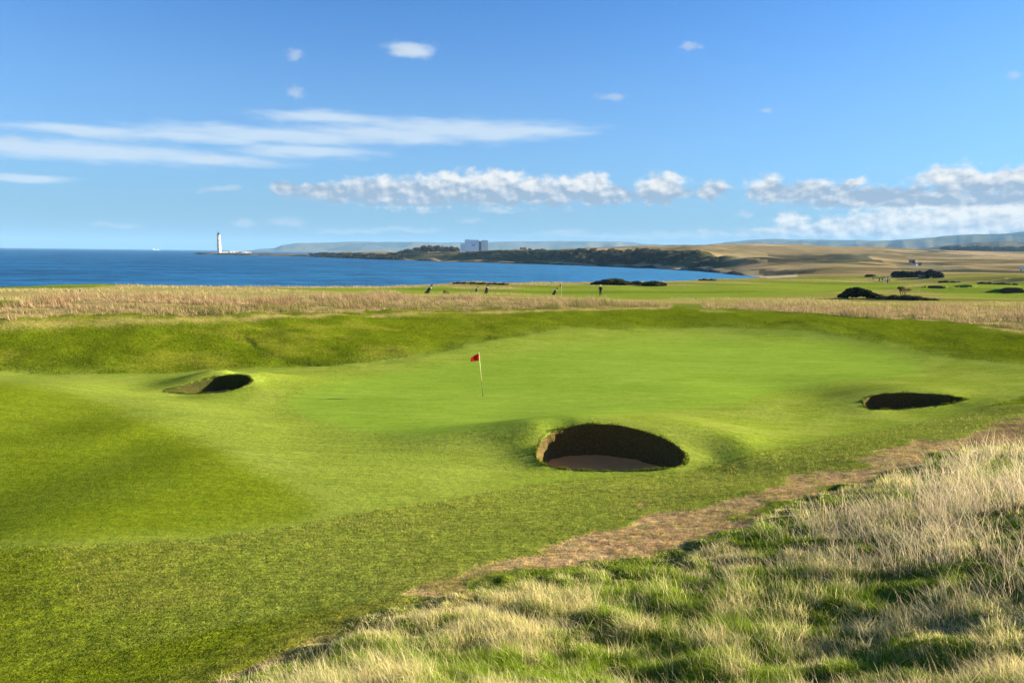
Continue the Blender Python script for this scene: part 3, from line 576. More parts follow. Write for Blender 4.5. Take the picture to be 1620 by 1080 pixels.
# deep rough beside the path: green sward, straw in patches, tall seed stalks
x, y, g = pick(z_deep, 950000, 5.0, 34, seed=11)
pn = fbm(x * .6, y * .6, 3, 63); p2 = fbm(x * 1.9, y * 1.9, 2, 101); straw = (g.uniform(0, 1, len(x)) < .06 + .52 * sstep(.43, .62, .6 * pn + .4 * fbm(x * 3.6, y * 3.6, 2, 155) + .12 * (p2 - .5))).astype(float)
lush = sstep(.3, .65, fbm(x * .5, y * .5, 2, 103))
colr = blend((.12, .21, .008), (.27, .36, .03), g.uniform(0, 1, len(x))); colr = colr * (1 - straw[:, None]) + blend((.78, .67, .35), (.52, .45, .18), g.uniform(0, 1, len(x))) * straw[:, None]
tuft = fbm(x * 3.4, y * 3.4, 2, 131); near_path = glook(blur(z_deep, 60), x, y)
rx_ = np.hypot(x, y); hh = (.35 + .3 * glook(z_deep, x * (1 + .9 / rx_), y * (1 + .9 / rx_)) + .35 * glook(z_deep, x * (1 + 2. / rx_), y * (1 + 2. / rx_))) * (.045 + .075 * lush * g.uniform(.3, 1.1, len(x)) ** 1.4) * (.5 + 1.3 * sstep(.3, .7, tuft)) * (.3 + .7 * sstep(.55, .97, near_path)) * (1 + 1.1 * straw * p2) * g.uniform(.6, 1.35, len(x)) * np.clip(.75 + .03 * np.hypot(x, y), .8, 1.3); rr_ = np.hypot(x, y)
tag(blades('rough_grass', x, y, hh, .0042 * np.clip(rr_ / 9, .8, 2.6), .85, vary(colr, g, .42), M_BLADE, g), 'mixed green and straw coloured rough grass on the slope right of the bare path', 'rough grass', kind='stuff')
x, y, g = pick(z_deep, 150000, 5.0, 34, seed=13)
pxx, pyy = project(x, y, gz(x, y)); tall = sstep(1050, 1550, pxx) * sstep(1080, 760, pyy); clump = fbm(x * .9, y * .9, 3, 107)
far1 = glook(z_deep, x * (1 + .9 / np.hypot(x, y)), y * (1 + .9 / np.hypot(x, y))); far2 = glook(z_deep, x * (1 + 2. / np.hypot(x, y)), y * (1 + 2. / np.hypot(x, y))); away = .12 + .33 * far1 + .55 * far2; tall = tall * sstep(.7, .99, glook(blur(z_deep, 60), x, y)) * away; keep = (g.uniform(0, 1, len(x)) < (.03 + .97 * sstep(.47, .62, clump)) * (.16 + .9 * tall)) & (glook(blur(z_deep, 60), x, y) > .85); x, y, tall, clump, away = x[keep], y[keep], tall[keep], clump[keep], away[keep]; rr_ = np.hypot(x, y)
hh = g.uniform(.10, .30, len(x)) * (1 + 1.7 * tall) * (.7 + .6 * clump) * (.3 + .7 * away)
colr = blend((.78, .67, .45), (.50, .39, .23), g.uniform(0, 1, len(x))); colr[g.uniform(0, 1, len(x)) < .12] = C(.30, .20, .12)
tag(blades('dry_stalks', x, y, hh, .0036 * np.clip(rr_ / 9, .8, 2.4), .75, vary(colr, g, .25), M_DRY, g, 3, (-.5, .1)), 'tall pale dry grass stalks bending left over the right hand rough', 'dry grass', kind='stuff')
# short turf blades on the half-rough this side of the green
x, y, g = pick(semi, 520000, 6.0, 36, seed=17)
m1 = fbm(x * .6, y * .6, 3, 63); colr = blend((.06, .09, .003), (.18, .22, .016), g.uniform(0, 1, len(x))); pxx, _ = project(x, y, gz(x, y)); t_ = (.75 * sstep(-150, 650, pxx) * sstep(9, 13, np.hypot(x, y)))[:, None]; colr = colr * (1 - t_) + blend((.13, .18, .02), (.28, .30, .06), g.uniform(0, 1, len(x))) * t_; dry = (g.uniform(0, 1, len(x)) < .10 + .3 * sstep(.45, .65, m1)); colr[dry] = C(.34, .30, .09)
rr_ = np.hypot(x, y)
tag(blades('short_turf', x, y, g.uniform(.012, .05, len(x)) * (.4 + 1.2 * sstep(.3, .7, fbm(x * 4, y * 4, 2, 133))) * np.clip(rr_ / 12, .9, 1.6), .0042 * np.clip(rr_ / 9, .8, 3), .9, vary(colr, g, .55), M_BLADE, g, 1, (-.2, 0)), 'short textured turf of the semi rough in the lower left foreground', 'turf', kind='stuff')
pe = blur(z_path, 14); edge = z_path & ((pe < .85) | (PXg < 900))
x, y, g = pick(edge, 260000, 6.0, 34, seed=43); k_ = fbm(x * 2.2, y * 2.2, 3, 147) > .47; colr = blend((.10, .15, .006), (.40, .36, .12), g.uniform(0, 1, len(x)) ** .7)
tag(blades('path_edge_grass', x[k_], y[k_], g.uniform(.02, .08, k_.sum()), (.0042 * np.clip(np.hypot(x, y) / 9, .8, 3))[k_], .9, vary(colr, g, .35)[k_], M_BLADE, g, 1, (-.2, 0)), 'sparse green and straw tufts creeping over the edges of the bare path', 'grass tufts', kind='stuff')
# ragged turf lip of each near bunker
for nm, root in BUNK.items():
    g = np.random.default_rng(5); rp = rims[nm]; k = g.integers(0, len(rp), 2600); u = g.uniform(0, 1, len(k))[:, None]; q = rp[k] * (1 - u) + rp[(k + 1) % len(rp)] * u; c = rp.mean(0); q = c + (q - c) * g.uniform(.985, 1.05, len(k))[:, None]
    colr = blend((.075, .12, .006), (.17, .19, .02), g.uniform(0, 1, len(k))); rag = .5 + 1.3 * sstep(.4, .7, fbm(q[:, 0] * 3, q[:, 1] * 3, 2, 137))
    o = blades('lip_grass', q[:, 0], q[:, 1], g.uniform(.03, .09, len(k)) * rag, .014, 1.1, vary(colr, g, .35), M_BLADE, g, 2, (-.2, 0), root); o.location = -root.location
# grass of the back bank
bk = (R_ > 38) & (R_ < 78) & ~z_mown & ~z_green & ~z_rl & ~z_rr & ~z_tan & ~z_bare
x, y, g = pick(bk, 260000, 38, 78, seed=19); m1 = fbm(x * .35, y * .5, 4, 77); fo = glook(fold, x, y); pxx, _ = project(x, y, gz(x, y))
colr = blend((.06, .095, .003), (.125, .16, .008), g.uniform(0, 1, len(x))); t_ = (.5 * sstep(.46, .66, m1) * sstep(950, 550, pxx))[:, None]; colr = colr * (1 - t_) + C(.20, .19, .03) * t_
tag(blades('bank_grass', x, y, g.uniform(.04, .13, len(x)) * (.4 + 1.2 * sstep(.35, .65, fbm(x * .9, y * .9, 2, 135))) * (1 + 1.6 * fo), .022, .8, vary(colr, g, .5), M_BLADE, g, 1, (-.3, 0)), 'unmown green grass on the bank behind the putting green', 'bank grass', kind='stuff')
# the tall dead grass beyond the green
for nm, msk, N, lb in (('dead_grass', z_rl, 330000, 'long band of tall dead tan grass behind the bank on the left'), ('pale_grass', z_rr, 330000, 'band of tall pale dead grass behind the green on the right')):
    x, y, g = pick(msk, N, 44, 110, k=1.0, seed=23 + len(nm)); cl = fbm(x * .45, y * .45, 3, 111); hgt = .16 + .5 * sstep(.35, .65, cl) * (.5 + sstep(.3, .7, fbm(x * 1.2, y * 1.2, 2, 139))) * (.45 + 1.0 * sstep(.32, .68, fbm(x * .2, y * .3, 2, 159)))
    if nm == 'dead_grass':
        pxx, pyy = project(x, y, gz(x, y)); red = sstep(.42, .56, fbm(x * .22, y * .5, 3, 113)) * sstep(-100, 100, 640 - pxx) * sstep(58, 66, np.hypot(x, y)); gr = sstep(.36, .56, fbm(x * .5, y * .5, 2, 115)) * sstep(130, 300, pxx) * sstep(-3, 3, pyy - np.interp(pxx, [180, 540, 900, 1060], [490, 481, 480, 482]) + 5 * (cl - .5))
    else: red = np.zeros(len(x)); gr = .8 * sstep(.45, .6, fbm(x * .5, y * .5, 2, 115)) * glook(blur(z_rr, 14) < .75, x, y)
    colr = blend((.40, .30, .155), (.23, .17, .08), g.uniform(0, 1, len(x)))
    colr = colr * (1 - red[:, None] * .75) + C(.23, .13, .07) * red[:, None] * .75; colr = colr * (1 - gr[:, None] * .85) + C(.16, .155, .04) * gr[:, None] * .85
    gap = fbm(x * .28, y * .6, 3, 157); keep = g.uniform(0, 1, len(x)) < (.25 + .75 * sstep(.3, .55, cl)) * (.15 + .85 * sstep(.36, .46, gap))
    tag(blades(nm, x[keep], y[keep], (hgt * g.uniform(.6, 1.1, len(x)))[keep], .028, .5, vary(colr, g, .5)[keep], M_DRY, g, 2, (-.7, 0), sink=.03), lb, 'dead grass', kind='stuff')
# tussocks out on the dry links land and the dune edge
dune = (R_ > 76) & (R_ < 320) & (alb[..., 0] > alb[..., 1] * 1.03) & (Z > -4)
x, y, g = pick(dune, 200000, 76, 320, k=.6, seed=37); rr_ = np.hypot(x, y); cl = fbm(x * .12, y * .12, 3, 121); k_ = cl > .47; colr = blend((.40, .33, .15), (.26, .23, .09), g.uniform(0, 1, len(x)))
tag(blades('dune_grass', x[k_], y[k_], (g.uniform(.12, .42, len(x)) * sstep(.42, .62, cl))[k_] + .05, (.0006 * rr_)[k_], .6, vary(colr, g, .25)[k_], M_DRY, g, 1, (-.5, 0), sink=.03), 'dry dune grass scattered over the links land towards the shore', 'dune grass', kind='stuff')

# ================================================================ bushes and trees
def leaf_cloud(lobes, nleaf, size, c1, c2, seed, flat=1.0):
    g = np.random.default_rng(seed); lob = np.array(lobes, float); vol = lob[:, 3] * lob[:, 4] * lob[:, 5]; k = g.choice(len(lob), nleaf, p=vol ** .7 / (vol ** .7).sum())
    d = g.normal(size=(nleaf, 3)); d /= np.linalg.norm(d, axis=1)[:, None]; d[:, 2] = np.where(d[:, 2] < -.35, -d[:, 2], d[:, 2])
    rad = g.uniform(.45, 1.12, nleaf) ** .6; rad *= .82 + .36 * fbm(d[:, 0] * 2.5 + k * 3.1, d[:, 1] * 2.5 + d[:, 2] * 1.7, 2, seed)
    p = lob[k, :3] + d * rad[:, None] * lob[k, 3:6]; p[:, 2] = np.maximum(p[:, 2], -.35)
    a = g.normal(size=(nleaf, 3)); a /= np.linalg.norm(a, axis=1)[:, None]; b = np.cross(a, g.normal(size=(nleaf, 3))); b /= np.linalg.norm(b, axis=1)[:, None] + 1e-9
    s = (size * g.uniform(.6, 1.5, nleaf))[:, None]; V_ = np.stack([p - a * s - b * s * .5, p + a * s - b * s * .5, p + a * s * .8 + b * s * .6, p - a * s * .7 + b * s * .5], 1).reshape(-1, 3)
    tt = (fbm(p[:, 0] * 1.3, p[:, 1] * 1.3 + p[:, 2], 2, seed + 3) * .7 + g.uniform(0, .5, nleaf)).clip(0, 1)
    return np_mesh('foliage', V_, np.arange(nleaf * 4), np.full(nleaf, 4), np.repeat(vary(blend(c1, c2, tt), g, .2), 4, 0), False)
def tube(bm, p0, p1, r0_, r1_, n_=7):
    p0, p1 = Vector(p0), Vector(p1); q = (p1 - p0).to_track_quat('Z', 'Y'); ra = []
    for p, r in ((p0, r0_), (p1, r1_)): ra.append([bm.verts.new(p + q @ Vector((math.cos(2 * PI * i / n_) * r, math.sin(2 * PI * i / n_) * r, 0))) for i in range(n_)])
    for i in range(n_): bm.faces.new((ra[0][i], ra[0][(i + 1) % n_], ra[1][(i + 1) % n_], ra[1][i]))
    bm.faces.new(ra[1]); bm.faces.new(ra[0][::-1])
M_BARK = solid('bark', (.09, .07, .05), .95, .3, 6)
def twigs(lobes, seed, r=.05):
    rd = random.Random(seed); bm = bmesh.new()
    for l in lobes:
        for _ in range(3):
            bs = (l[0] + rd.uniform(-.25, .25) * l[3], l[1] + rd.uniform(-.25, .25) * l[4], -.1); md = (l[0] + rd.uniform(-.3, .3) * l[3], l[1] + rd.uniform(-.3, .3) * l[4], l[2] * .7 + .1); tp = (l[0] + rd.uniform(-.6, .6) * l[3], l[1] + rd.uniform(-.6, .6) * l[4], l[2] + l[5] * .6)
            tube(bm, bs, md, r, r * .7); tube(bm, md, tp, r * .7, r * .25)
    return bm_mesh('stem', bm)
def bush(px, py, r, lobes, nleaf, size, label, cat='bush', group=None, c1=(.022, .034, .012), c2=(.075, .085, .026), seed=1, name='gorse_bush', rz=None):
    g_ = stand(px, r) if r else on_ground(px, py); o = link(name, leaf_cloud(lobes, nleaf, size, c1, c2, seed), M_LEAF); o.location = g_; o.rotation_euler.z = -px_ae(px, 440)[0] if rz is None else rz
    return tag(o, label, cat, group)
S_ = lambda r: r / F
GB = 'dark gorse bushes on the links'
def lobes_px(r, lst):                       # (dx, base dy, width, height) in photo pixels at distance r -> lobes in metres
    s = S_(r); return [(dx * s, (i % 3 - 1) * wd * s * .25, max(0.1, (up + ht * .26) * s), wd * s * .5, wd * s * .45, ht * s * .62) for i, (dx, up, wd, ht) in enumerate(lst)]
bush(968, 442, 168, lobes_px(168, [(-18, 0, 20, 6), (-6, 0, 26, 9), (6, 1, 30, 9), (18, 0, 22, 7), (-26, 0, 14, 3)]), 5200, .16, 'broad dark gorse mound at the water edge behind the standing golfer', group=GB, seed=3)
bush(1004, 444, 168, lobes_px(168, [(-8, 0, 16, 5), (4, 0, 18, 6), (12, 0, 10, 4)]), 2200, .15, 'low olive gorse between two darker mounds at the water edge', group=GB, c1=(.03, .045, .015), c2=(.075, .085, .03), seed=4)
bush(1036, 446, 166, lobes_px(166, [(-12, 0, 16, 6), (0, 0, 22, 8), (10, 0, 18, 6)]), 3000, .15, 'rounded dark gorse bush at the right end of the shoreline clump', group=GB, seed=5)
bush(1358, 472, None, lobes_px(98, [(-26, 0, 18, 8), (-14, 1, 26, 17), (-2, 4, 30, 17), (10, 3, 26, 15), (22, 1, 22, 11), (34, 0, 20, 8), (44, 0, 16, 6)]), 9000, .10, 'big black-green gorse bush with a long right tail on the right grass band', group=GB, c1=(.014, .022, .009), c2=(.06, .065, .022), seed=6)
bush(1425, 474, None, lobes_px(97, [(-28, 0, 22, 6), (-10, 0, 24, 8), (8, 0, 26, 9), (24, 0, 22, 8), (38, 0, 20, 5), (50, 0, 16, 4)]), 5200, .09, 'low brown-green scrub below the bare twiggy shrub', group=GB, c1=(.05, .05, .022), c2=(.11, .095, .045), seed=7, name='scrub')
bush(1434, 446, 330, lobes_px(330, [(-13, 0, 12, 8), (-4, 0, 12, 9.5), (5, 0, 12, 8), (14, 0, 12, 9)]), 5200, .3, 'long flat-topped dark hedge on the far fairway left of the stone shelter', 'hedge', c1=(.03, .04, .03), c2=(.05, .06, .04), seed=8, name='hedge')
bush(1500, 447, 300, lobes_px(300, [(-8, 0, 6, 1.6), (-2, 0, 7, 2.4), (6, 0, 6, 1.5), (12, 0, 5, 1.8)]), 420, .25, 'flat dark clump of scrub right of the far stone shelter', group=GB, seed=9)
bush(1376, 437, 330, lobes_px(330, [(-2, 0, 8, 3), (3, 0, 7, 3)]), 700, .3, 'tiny dark bush left of the distant golfer group', group=GB, seed=10)
for k, (px, wd, lb) in enumerate(((1558, 14, 'low dark bush on the far green skyline, left of three'), (1572, 20, 'widest low dark bush on the far green skyline'), (1594, 22, 'low dark bush on the far green skyline nearest the right edge'))):
    bush(px, 448, 225, lobes_px(225, [(-wd * .45, 0, wd * .2, 1.6), (-wd * .2, 0, wd * .3, 2.6), (wd * .1, 0, wd * .2, 1.5), (wd * .4, 0, wd * .25, 2.2)]), 420, .2, lb, group=GB, seed=20 + k, c1=(.07, .08, .03), c2=(.15, .14, .05))
for k, (px, wd, lb) in enumerate(((730, 22, 'leftmost low dark dune shrub on the shore edge beyond the golf bags'), (757, 34, 'wide low dark dune shrub on the shore edge beyond the golf bags'), (790, 26, 'low dune shrub at the right end of the shore edge thicket'), (1120, 22, 'small shore shrub right of the rounded gorse by the bay'))):
    bush(px, 447, 158 if px < 1000 else 215, lobes_px(158 if px < 1000 else 215, [(-wd * .5, 0, wd * .25, 2.2), (-wd * .25, 0, wd * .3, 3.6), (0, 0, wd * .25, 2.2), (wd * .25, 0, wd * .3, 3.4), (wd * .48, 0, wd * .2, 2)]), 1100, .12, lb, 'shrub', 'low shrubs along the dune edge', c1=(.08, .08, .035), c2=(.17, .15, .07), seed=30 + k, name='dune_shrub')
bush(706, 468, 118, lobes_px(118, [(-2, 0, 5, 7), (2, 0, 4, 5)]), 420, .07, 'small rusty brown bracken plant beside the fairway golf bags', 'bracken', c1=(.19, .12, .05), c2=(.30, .21, .09), seed=41, name='bracken')
# bare wind-pruned shrub
def bare_shrub():
    g_ = on_ground(1428, 472); root = empty('bare_shrub', g_, -px_ae(1430, 440)[0]); tag(root, 'thin twiggy shrub with sparse brown leaves standing above low scrub', 'shrub')
    rd = random.Random(5); bm = bmesh.new(); tips = []; s = S_(97)
    def grow(p, d, L, r, n_):
        q = p + d * L; tube(bm, p, q, r, r * .7, 5)
        if n_ == 0: tips.append(q); return
        for _ in range(3 if n_ > 1 else 4): grow(q, (d + Vector((rd.uniform(-.8, .8), rd.uniform(-.8, .8), rd.uniform(-.25, .5)))).normalized(), L * rd.uniform(.6, .85), r * .6, n_ - 1)
    for dx in (-.6, -.1, .4): grow(Vector((0, 0, .1)), Vector((dx, rd.uniform(-.3, .3), 1)).normalized(), 7.5 * s, .05, 3)
    link('trunk', bm_mesh('trunk', bm), M_BARK, root)
    lob = [(t.x, t.y, t.z, .17, .17, .13) for t in tips]; link('foliage', leaf_cloud(lob, 2600, .04, (.16, .12, .05), (.24, .20, .09), 6), M_LEAF, root)
bare_shrub()
# trees on the headland: a wood on the bluff face (one mass) with separate pale thorn trees in front, and the far clump left of the power station
def r_shore(px): return float(np.interp(th_of(px), sh_t, sh_r))
def mass(name, label, spots, nleaf, size, c1, c2, seed):
    L_ = []
    for (x, y, a, h) in spots: zz = float(gz(x, y)); L_.append((x, y, zz + h * .45, a, a, h * .6))
    lb = np.array(L_); zmin = lb[:, 2].min() - 10; lb[:, 2] -= zmin; me_ = leaf_cloud(lb, nleaf, size, c1, c2, seed); o = link(name, me_, M_LEAF); o.location.z = zmin; return tag(o, label, 'wood', kind='stuff')
g = np.random.default_rng(77); spots = []
for _ in range(210):
    px = g.uniform(878, 1066); t = th_of(px); s = g.uniform(60, 125); rr = r_shore(px) + s; fade_ = min(1, (px - 865) / 30, (1085 - px) / 60)
    spots.append((math.sin(t) * rr, math.cos(t) * rr, g.uniform(2.5, 4.5), g.uniform(2.5, 5.2) * max(.35, fade_)))
for _ in range(70):
    px = g.uniform(735, 880); t = th_of(px); rr = r_shore(px) + g.uniform(55, 130); spots.append((math.sin(t) * rr, math.cos(t) * rr, g.uniform(2.0, 4), g.uniform(.6, 1.6)))
for _ in range(22):
    px = g.uniform(1060, 1150); t = th_of(px); rr = r_shore(px) + g.uniform(60, 125); spots.append((math.sin(t) * rr, math.cos(t) * rr, g.uniform(2, 4), g.uniform(.8, 2.2)))
mass('bluff_wood', 'dark wood and scrub covering the bluff face across the bay', spots, 52000, .55, (.05, .05, .025), (.145, .125, .06), 51)
spots = []
for _ in range(90):
    px = g.uniform(634, 724); t = th_of(px); rr = r_shore(px) + g.uniform(180, 330); k_ = 1 - abs((px - 688) / 55) ** 2.2
    spots.append((math.sin(t) * rr, math.cos(t) * rr, g.uniform(4, 7), 2.5 + 8.5 * max(0, k_) * g.uniform(.7, 1.1)))
mass('clump_wood', 'low rounded wood on the headland left of the blue-grey power station', spots, 16000, .8, (.045, .045, .025), (.10, .085, .045), 53)
spots = []
for _ in range(110):
    px = g.uniform(500, 640); t = th_of(px); rr = r_shore(px) + g.uniform(12, 120); spots.append((math.sin(t) * rr, math.cos(t) * rr, g.uniform(4, 9), g.uniform(1.5, 3.5)))
mass('shore_scrub', 'dark scrub and weed along the low rocky point of the headland', spots, 12000, .9, (.03, .032, .022), (.07, .065, .035), 55)
spots = []
for _ in range(260):
    px = g.uniform(1492, 1720); t = th_of(px); f_ = (px - 1492) / 130; rr = 2500 + g.uniform(-60, 500) * min(1, f_ + .2); spots.append((math.sin(t) * rr, math.cos(t) * rr, g.uniform(8, 16), g.uniform(8, 15)))
mass('plantation', 'dark conifer plantation at the foot of the moor on the right', spots, 26000, 2.0, (.018, .028, .02), (.04, .05, .03), 57)
def small_tree(px, r, h, wd, label, c1, c2, seed, group):
    root = empty('thorn_tree', stand(px, r)); tag(root, label, 'tree', group); bm = bmesh.new(); tube(bm, (0, 0, -.3), (0, 0, h * .5), .3, .18); tube(bm, (0, 0, h * .4), (wd * .25, 0, h * .75), .15, .06); tube(bm, (0, 0, h * .4), (-wd * .2, .3, h * .75), .15, .06)
    link('trunk', bm_mesh('trunk', bm), M_BARK, root); o = link('crown', leaf_cloud([(0, 0, h * .55, wd * .5, wd * .5, h * .42), (wd * .22, 0, h * .45, wd * .34, wd * .34, h * .3), (-wd * .24, 0, h * .5, wd * .32, wd * .32, h * .3)], 1500, .38, c1, c2, seed), M_LEAF, root)
TG = 'pale thorn trees in front of the bluff wood'
for k, (px, s, h, wd, lb) in enumerate(((910, 52, 7, 7, 'pale olive thorn tree at the left foot of the dark bluff wood'), (922, 50, 8, 8, 'largest pale round thorn tree at the foot of the dark bluff wood'), (936, 46, 4.5, 5, 'low pale thorn bush right of the largest pale thorn tree'), (1008, 118, 6, 6, 'pale brown thorn tree high on the bluff wood edge'), (1022, 112, 6.5, 6.5, 'pale thorn tree highest on the right side of the bluff wood'))):
    small_tree(px, r_shore(px) + s, h, wd, lb, (.12, .115, .055), (.20, .18, .09), 60 + k, TG)
for k, (px, r, h, wd, lb) in enumerate(((566, 1420, 7, 14, 'dark wind-bent tree on the low headland point'), (1291, 1000, 4, 12, 'dark bush on the far pasture left of the hillock'), (492, 1730, 6, 9, 'solitary dark bush at the seaward tip of the headland'))):
    small_tree(px, r, h, wd, lb, (.03, .035, .02), (.06, .06, .03), 70 + k, 'single trees on the far shore')

# ================================================================ flagsticks
M_WHITE = solid('white_paint', (.78, .76, .70), .4, .06); M_BLACK = solid('black_paint', (.03, .03, .03), .4, .1); M_RED = solid('red_cloth', (.72, .025, .03), .7, .1); M_CUP = solid('dark_cup', (.02, .02, .02), .9)
M_YEL = solid('pale_yellow_paint', (.72, .66, .30), .4, .06)
def flagstick(base, lean, H, label, flagcol, two=True, rz=0.0, k=1.0):
    root = empty('flagstick', base, rz); tag(root, label, 'flagstick', None); tp = Vector((lean * H, 0, H))
    bm = bmesh.new(); tube(bm, (0, 0, 0), tp * .33, .011 * k, .011 * k, 10); link('lower_pole', bm_mesh('lower_pole', bm, True), M_BLACK if two else M_WHITE, root)
    bm = bmesh.new(); tube(bm, tp * .33, tp, .013 * k, .013 * k, 10); bmesh.ops.create_uvsphere(bm, u_segments=10, v_segments=6, radius=.022 * k, matrix=Matrix.Translation(tp)); link('upper_pole', bm_mesh('upper_pole', bm, True), M_YEL if two else M_WHITE, root)
    bm = bmesh.new(); nx, nz = 16, 8; gr = []
    for i in range(nx + 1):
        u = i / nx; row = []
        for j in range(nz + 1):
            v = j / nz; hgt = .36 * (1 - .45 * u); row.append(bm.verts.new((lean * (H - .05) - u * .40, .05 * math.sin(u * 8 + v) * u ** .5, H - .03 - .13 * u - v * hgt - .10 * u * u)))
        gr.append(row)
    for i in range(nx):
        for j in range(nz): bm.faces.new((gr[i][j], gr[i + 1][j], gr[i + 1][j + 1], gr[i][j + 1]))
    r_ = bmesh.ops.solidify(bm, geom=bm.faces[:], thickness=.004); link('flag', bm_mesh('flag', bm, True), flagcol, root)
    bm = bmesh.new(); bmesh.ops.create_cone(bm, cap_ends=True, segments=20, radius1=.054, radius2=.054, depth=.004, matrix=Matrix.Translation((0, 0, .004))); link('hole', bm_mesh('hole', bm), M_CUP, root)
flagstick(on_ground(764, 626), -.10, 2.13, 'tall flagstick with a red flag leaning left on the putting green', M_RED)
M_ORANGE = solid('orange_cloth', (.65, .18, .04), .7, .1)
g_ = stand(889, 120); flagstick(g_, -.02, 1.9, 'distant white flagstick with a small orange-red flag on the far fairway', M_ORANGE, False, 0, 1.1)

# ================================================================ golfers
M_SKIN = solid('skin', (.50, .30, .21), .6, .08); M_DARK = solid('dark_cloth', (.012, .013, .017), .9, .2, 8); M_NAVY = solid('navy_cloth', (.02, .025, .045), .9, .2, 8); M_CAP = solid('white_cloth', (.78, .77, .74), .8, .05); M_GREY = solid('grey_cloth', (.25, .25, .26), .9, .1); M_SHOE = solid('shoe', (.04, .035, .03), .6); M_HAIR = solid('hair', (.10, .07, .05), .8, .2, 20)
def skin_obj(name, vs, es, rad, mat, parent, root=0, sub=2):
    me_ = bpy.data.meshes.new(name); me_.from_pydata(vs, es, []); o = link(name, me_, mat, parent)
    md = o.modifiers.new('skin', 'SKIN'); md.use_smooth_shade = True; sv = me_.skin_vertices[0].data
    for i, r in enumerate(rad): sv[i].radius = (r, r) if not isinstance(r, tuple) else r
    for i in range(len(vs)): sv[i].use_root = (i == root)
    o.modifiers.new('sub', 'SUBSURF').levels = sub; o.modifiers['sub'].render_levels = sub; return o
def person(base, rz, label, top, legs, cap, group=None, k=1.0, arms=0.0, stride=.06):
    root = empty('person', base, rz); root.scale = (k, k, k); tag(root, label, 'person', group); a = arms
    J = [(0, 0, .95), (0, .01, 1.15), (0, .0, 1.38), (0, .0, 1.50), (0, -.02, 1.60), (0, -.03, 1.70), (.09, 0, .90), (.10, -stride, .50), (.10, stride * .4 - stride, .09), (.11, -.13 - stride, .04), (-.09, 0, .90), (-.10, stride, .50), (-.10, stride * 1.4, .09), (-.11, -.06 + stride, .04),
         (.19, .0, 1.41), (.27, -.02 - a * .1, 1.14), (.24, -.12 - a * .2, .90), (-.19, .0, 1.41), (-.27, -.02 - a * .1, 1.14), (-.24, -.12 - a * .2, .90)]
    E_ = [(0, 1), (1, 2), (2, 3), (3, 4), (4, 5), (0, 6), (6, 7), (7, 8), (8, 9), (0, 10), (10, 11), (11, 12), (12, 13), (2, 14), (14, 15), (15, 16), (2, 17), (17, 18), (18, 19)]
    R0 = [.12, .12, .14, .055, .075, .075, .085, .06, .042, .035, .085, .06, .042, .035, .06, .045, .032, .06, .045, .032]
    body = skin_obj('body', J, E_, R0, M_SKIN, root)
    for s in (-1, 1):
        for nm, q, r, mt in (('ear', (s * .085, -.02, 1.665), .018, M_SKIN), ('eye', (s * .032, -.108, 1.675), .010, M_BLACK)):
            bm = bmesh.new(); bmesh.ops.create_uvsphere(bm, u_segments=8, v_segments=6, radius=r, matrix=Matrix.Translation(q)); link(nm, bm_mesh(nm, bm, True), mt, body)
        w = Vector((s * .235, -.125 - a * .2, .90)); pv = [w, w + Vector((0, -.01, -.05))]; pe = [(0, 1)]; pr = [.026, .03]
        for f in range(4):
            k0 = len(pv); b0_ = w + Vector((s * .011 * (f - 1.5), -.016, -.085)); L_ = (.062, .072, .068, .054)[f]; pv += [b0_, b0_ + Vector((0, -.012, -L_ * .55)), b0_ + Vector((0, .004, -L_))]; pe += [(1, k0), (k0, k0 + 1), (k0 + 1, k0 + 2)]; pr += [.010, .009, .008]
        k0 = len(pv); pv += [w + Vector((-s * .034, -.03, -.04)), w + Vector((-s * .042, -.045, -.075))]; pe += [(0, k0), (k0, k0 + 1)]; pr += [.012, .009]
        skin_obj('hand', [tuple(v) for v in pv], pe, pr, M_SKIN, body, 1, 1)
    bm = bmesh.new(); tube(bm, (0, -.10, 1.665), (0, -.125, 1.64), .010, .017, 6); link('nose', bm_mesh('nose', bm, True), M_SKIN, body)
    skin_obj('jacket', [(0, 0, .86), (0, .01, 1.15), (0, .0, 1.38), (0, .0, 1.47), (.19, 0, 1.41), (.27, -.02 - a * .1, 1.14), (.245, -.11 - a * .18, .93), (-.19, 0, 1.41), (-.27, -.02 - a * .1, 1.14), (-.245, -.11 - a * .18, .93)], [(0, 1), (1, 2), (2, 3), (2, 4), (4, 5), (5, 6), (2, 7), (7, 8), (8, 9)], [.165, .155, .17, .07, .085, .066, .052, .085, .066, .052], top, root, 1)
    skin_obj('trousers', [(0, 0, .95)] + J[6:9] + J[10:13], [(0, 1), (1, 2), (2, 3), (0, 4), (4, 5), (5, 6)], [.15, .105, .085, .07, .105, .085, .07], legs, root)
    bm = bmesh.new()
    for q in (J[8], J[12]): bmesh.ops.create_uvsphere(bm, u_segments=10, v_segments=8, radius=1, matrix=Matrix.Translation((q[0], q[1] - .07, .05)) @ Matrix.Diagonal((.05, .14, .055, 1)))
    link('shoes', bm_mesh('shoes', bm, True), M_SHOE, root)
    bm = bmesh.new(); bmesh.ops.create_uvsphere(bm, u_segments=14, v_segments=10, radius=.108, matrix=Matrix.Translation((0, -.015, 1.715)))
    for v in bm.verts:
        if v.co.z < 1.70: v.co.z = 1.70
    if cap: bmesh.ops.create_cone(bm, cap_ends=True, segments=14, radius1=.09, radius2=.08, depth=.015, matrix=Matrix.Translation((0, -.11, 1.708)))
    link('cap' if cap else 'hair', bm_mesh('cap', bm, True), cap or M_HAIR, root); return root
p_ = stand(950.5, 121); person(p_, -.2, 'golfer in black with a white cap standing on the far fairway', M_DARK, M_DARK, M_CAP, k=1.0, arms=.6)
GG = 'group of golfers by the far green'
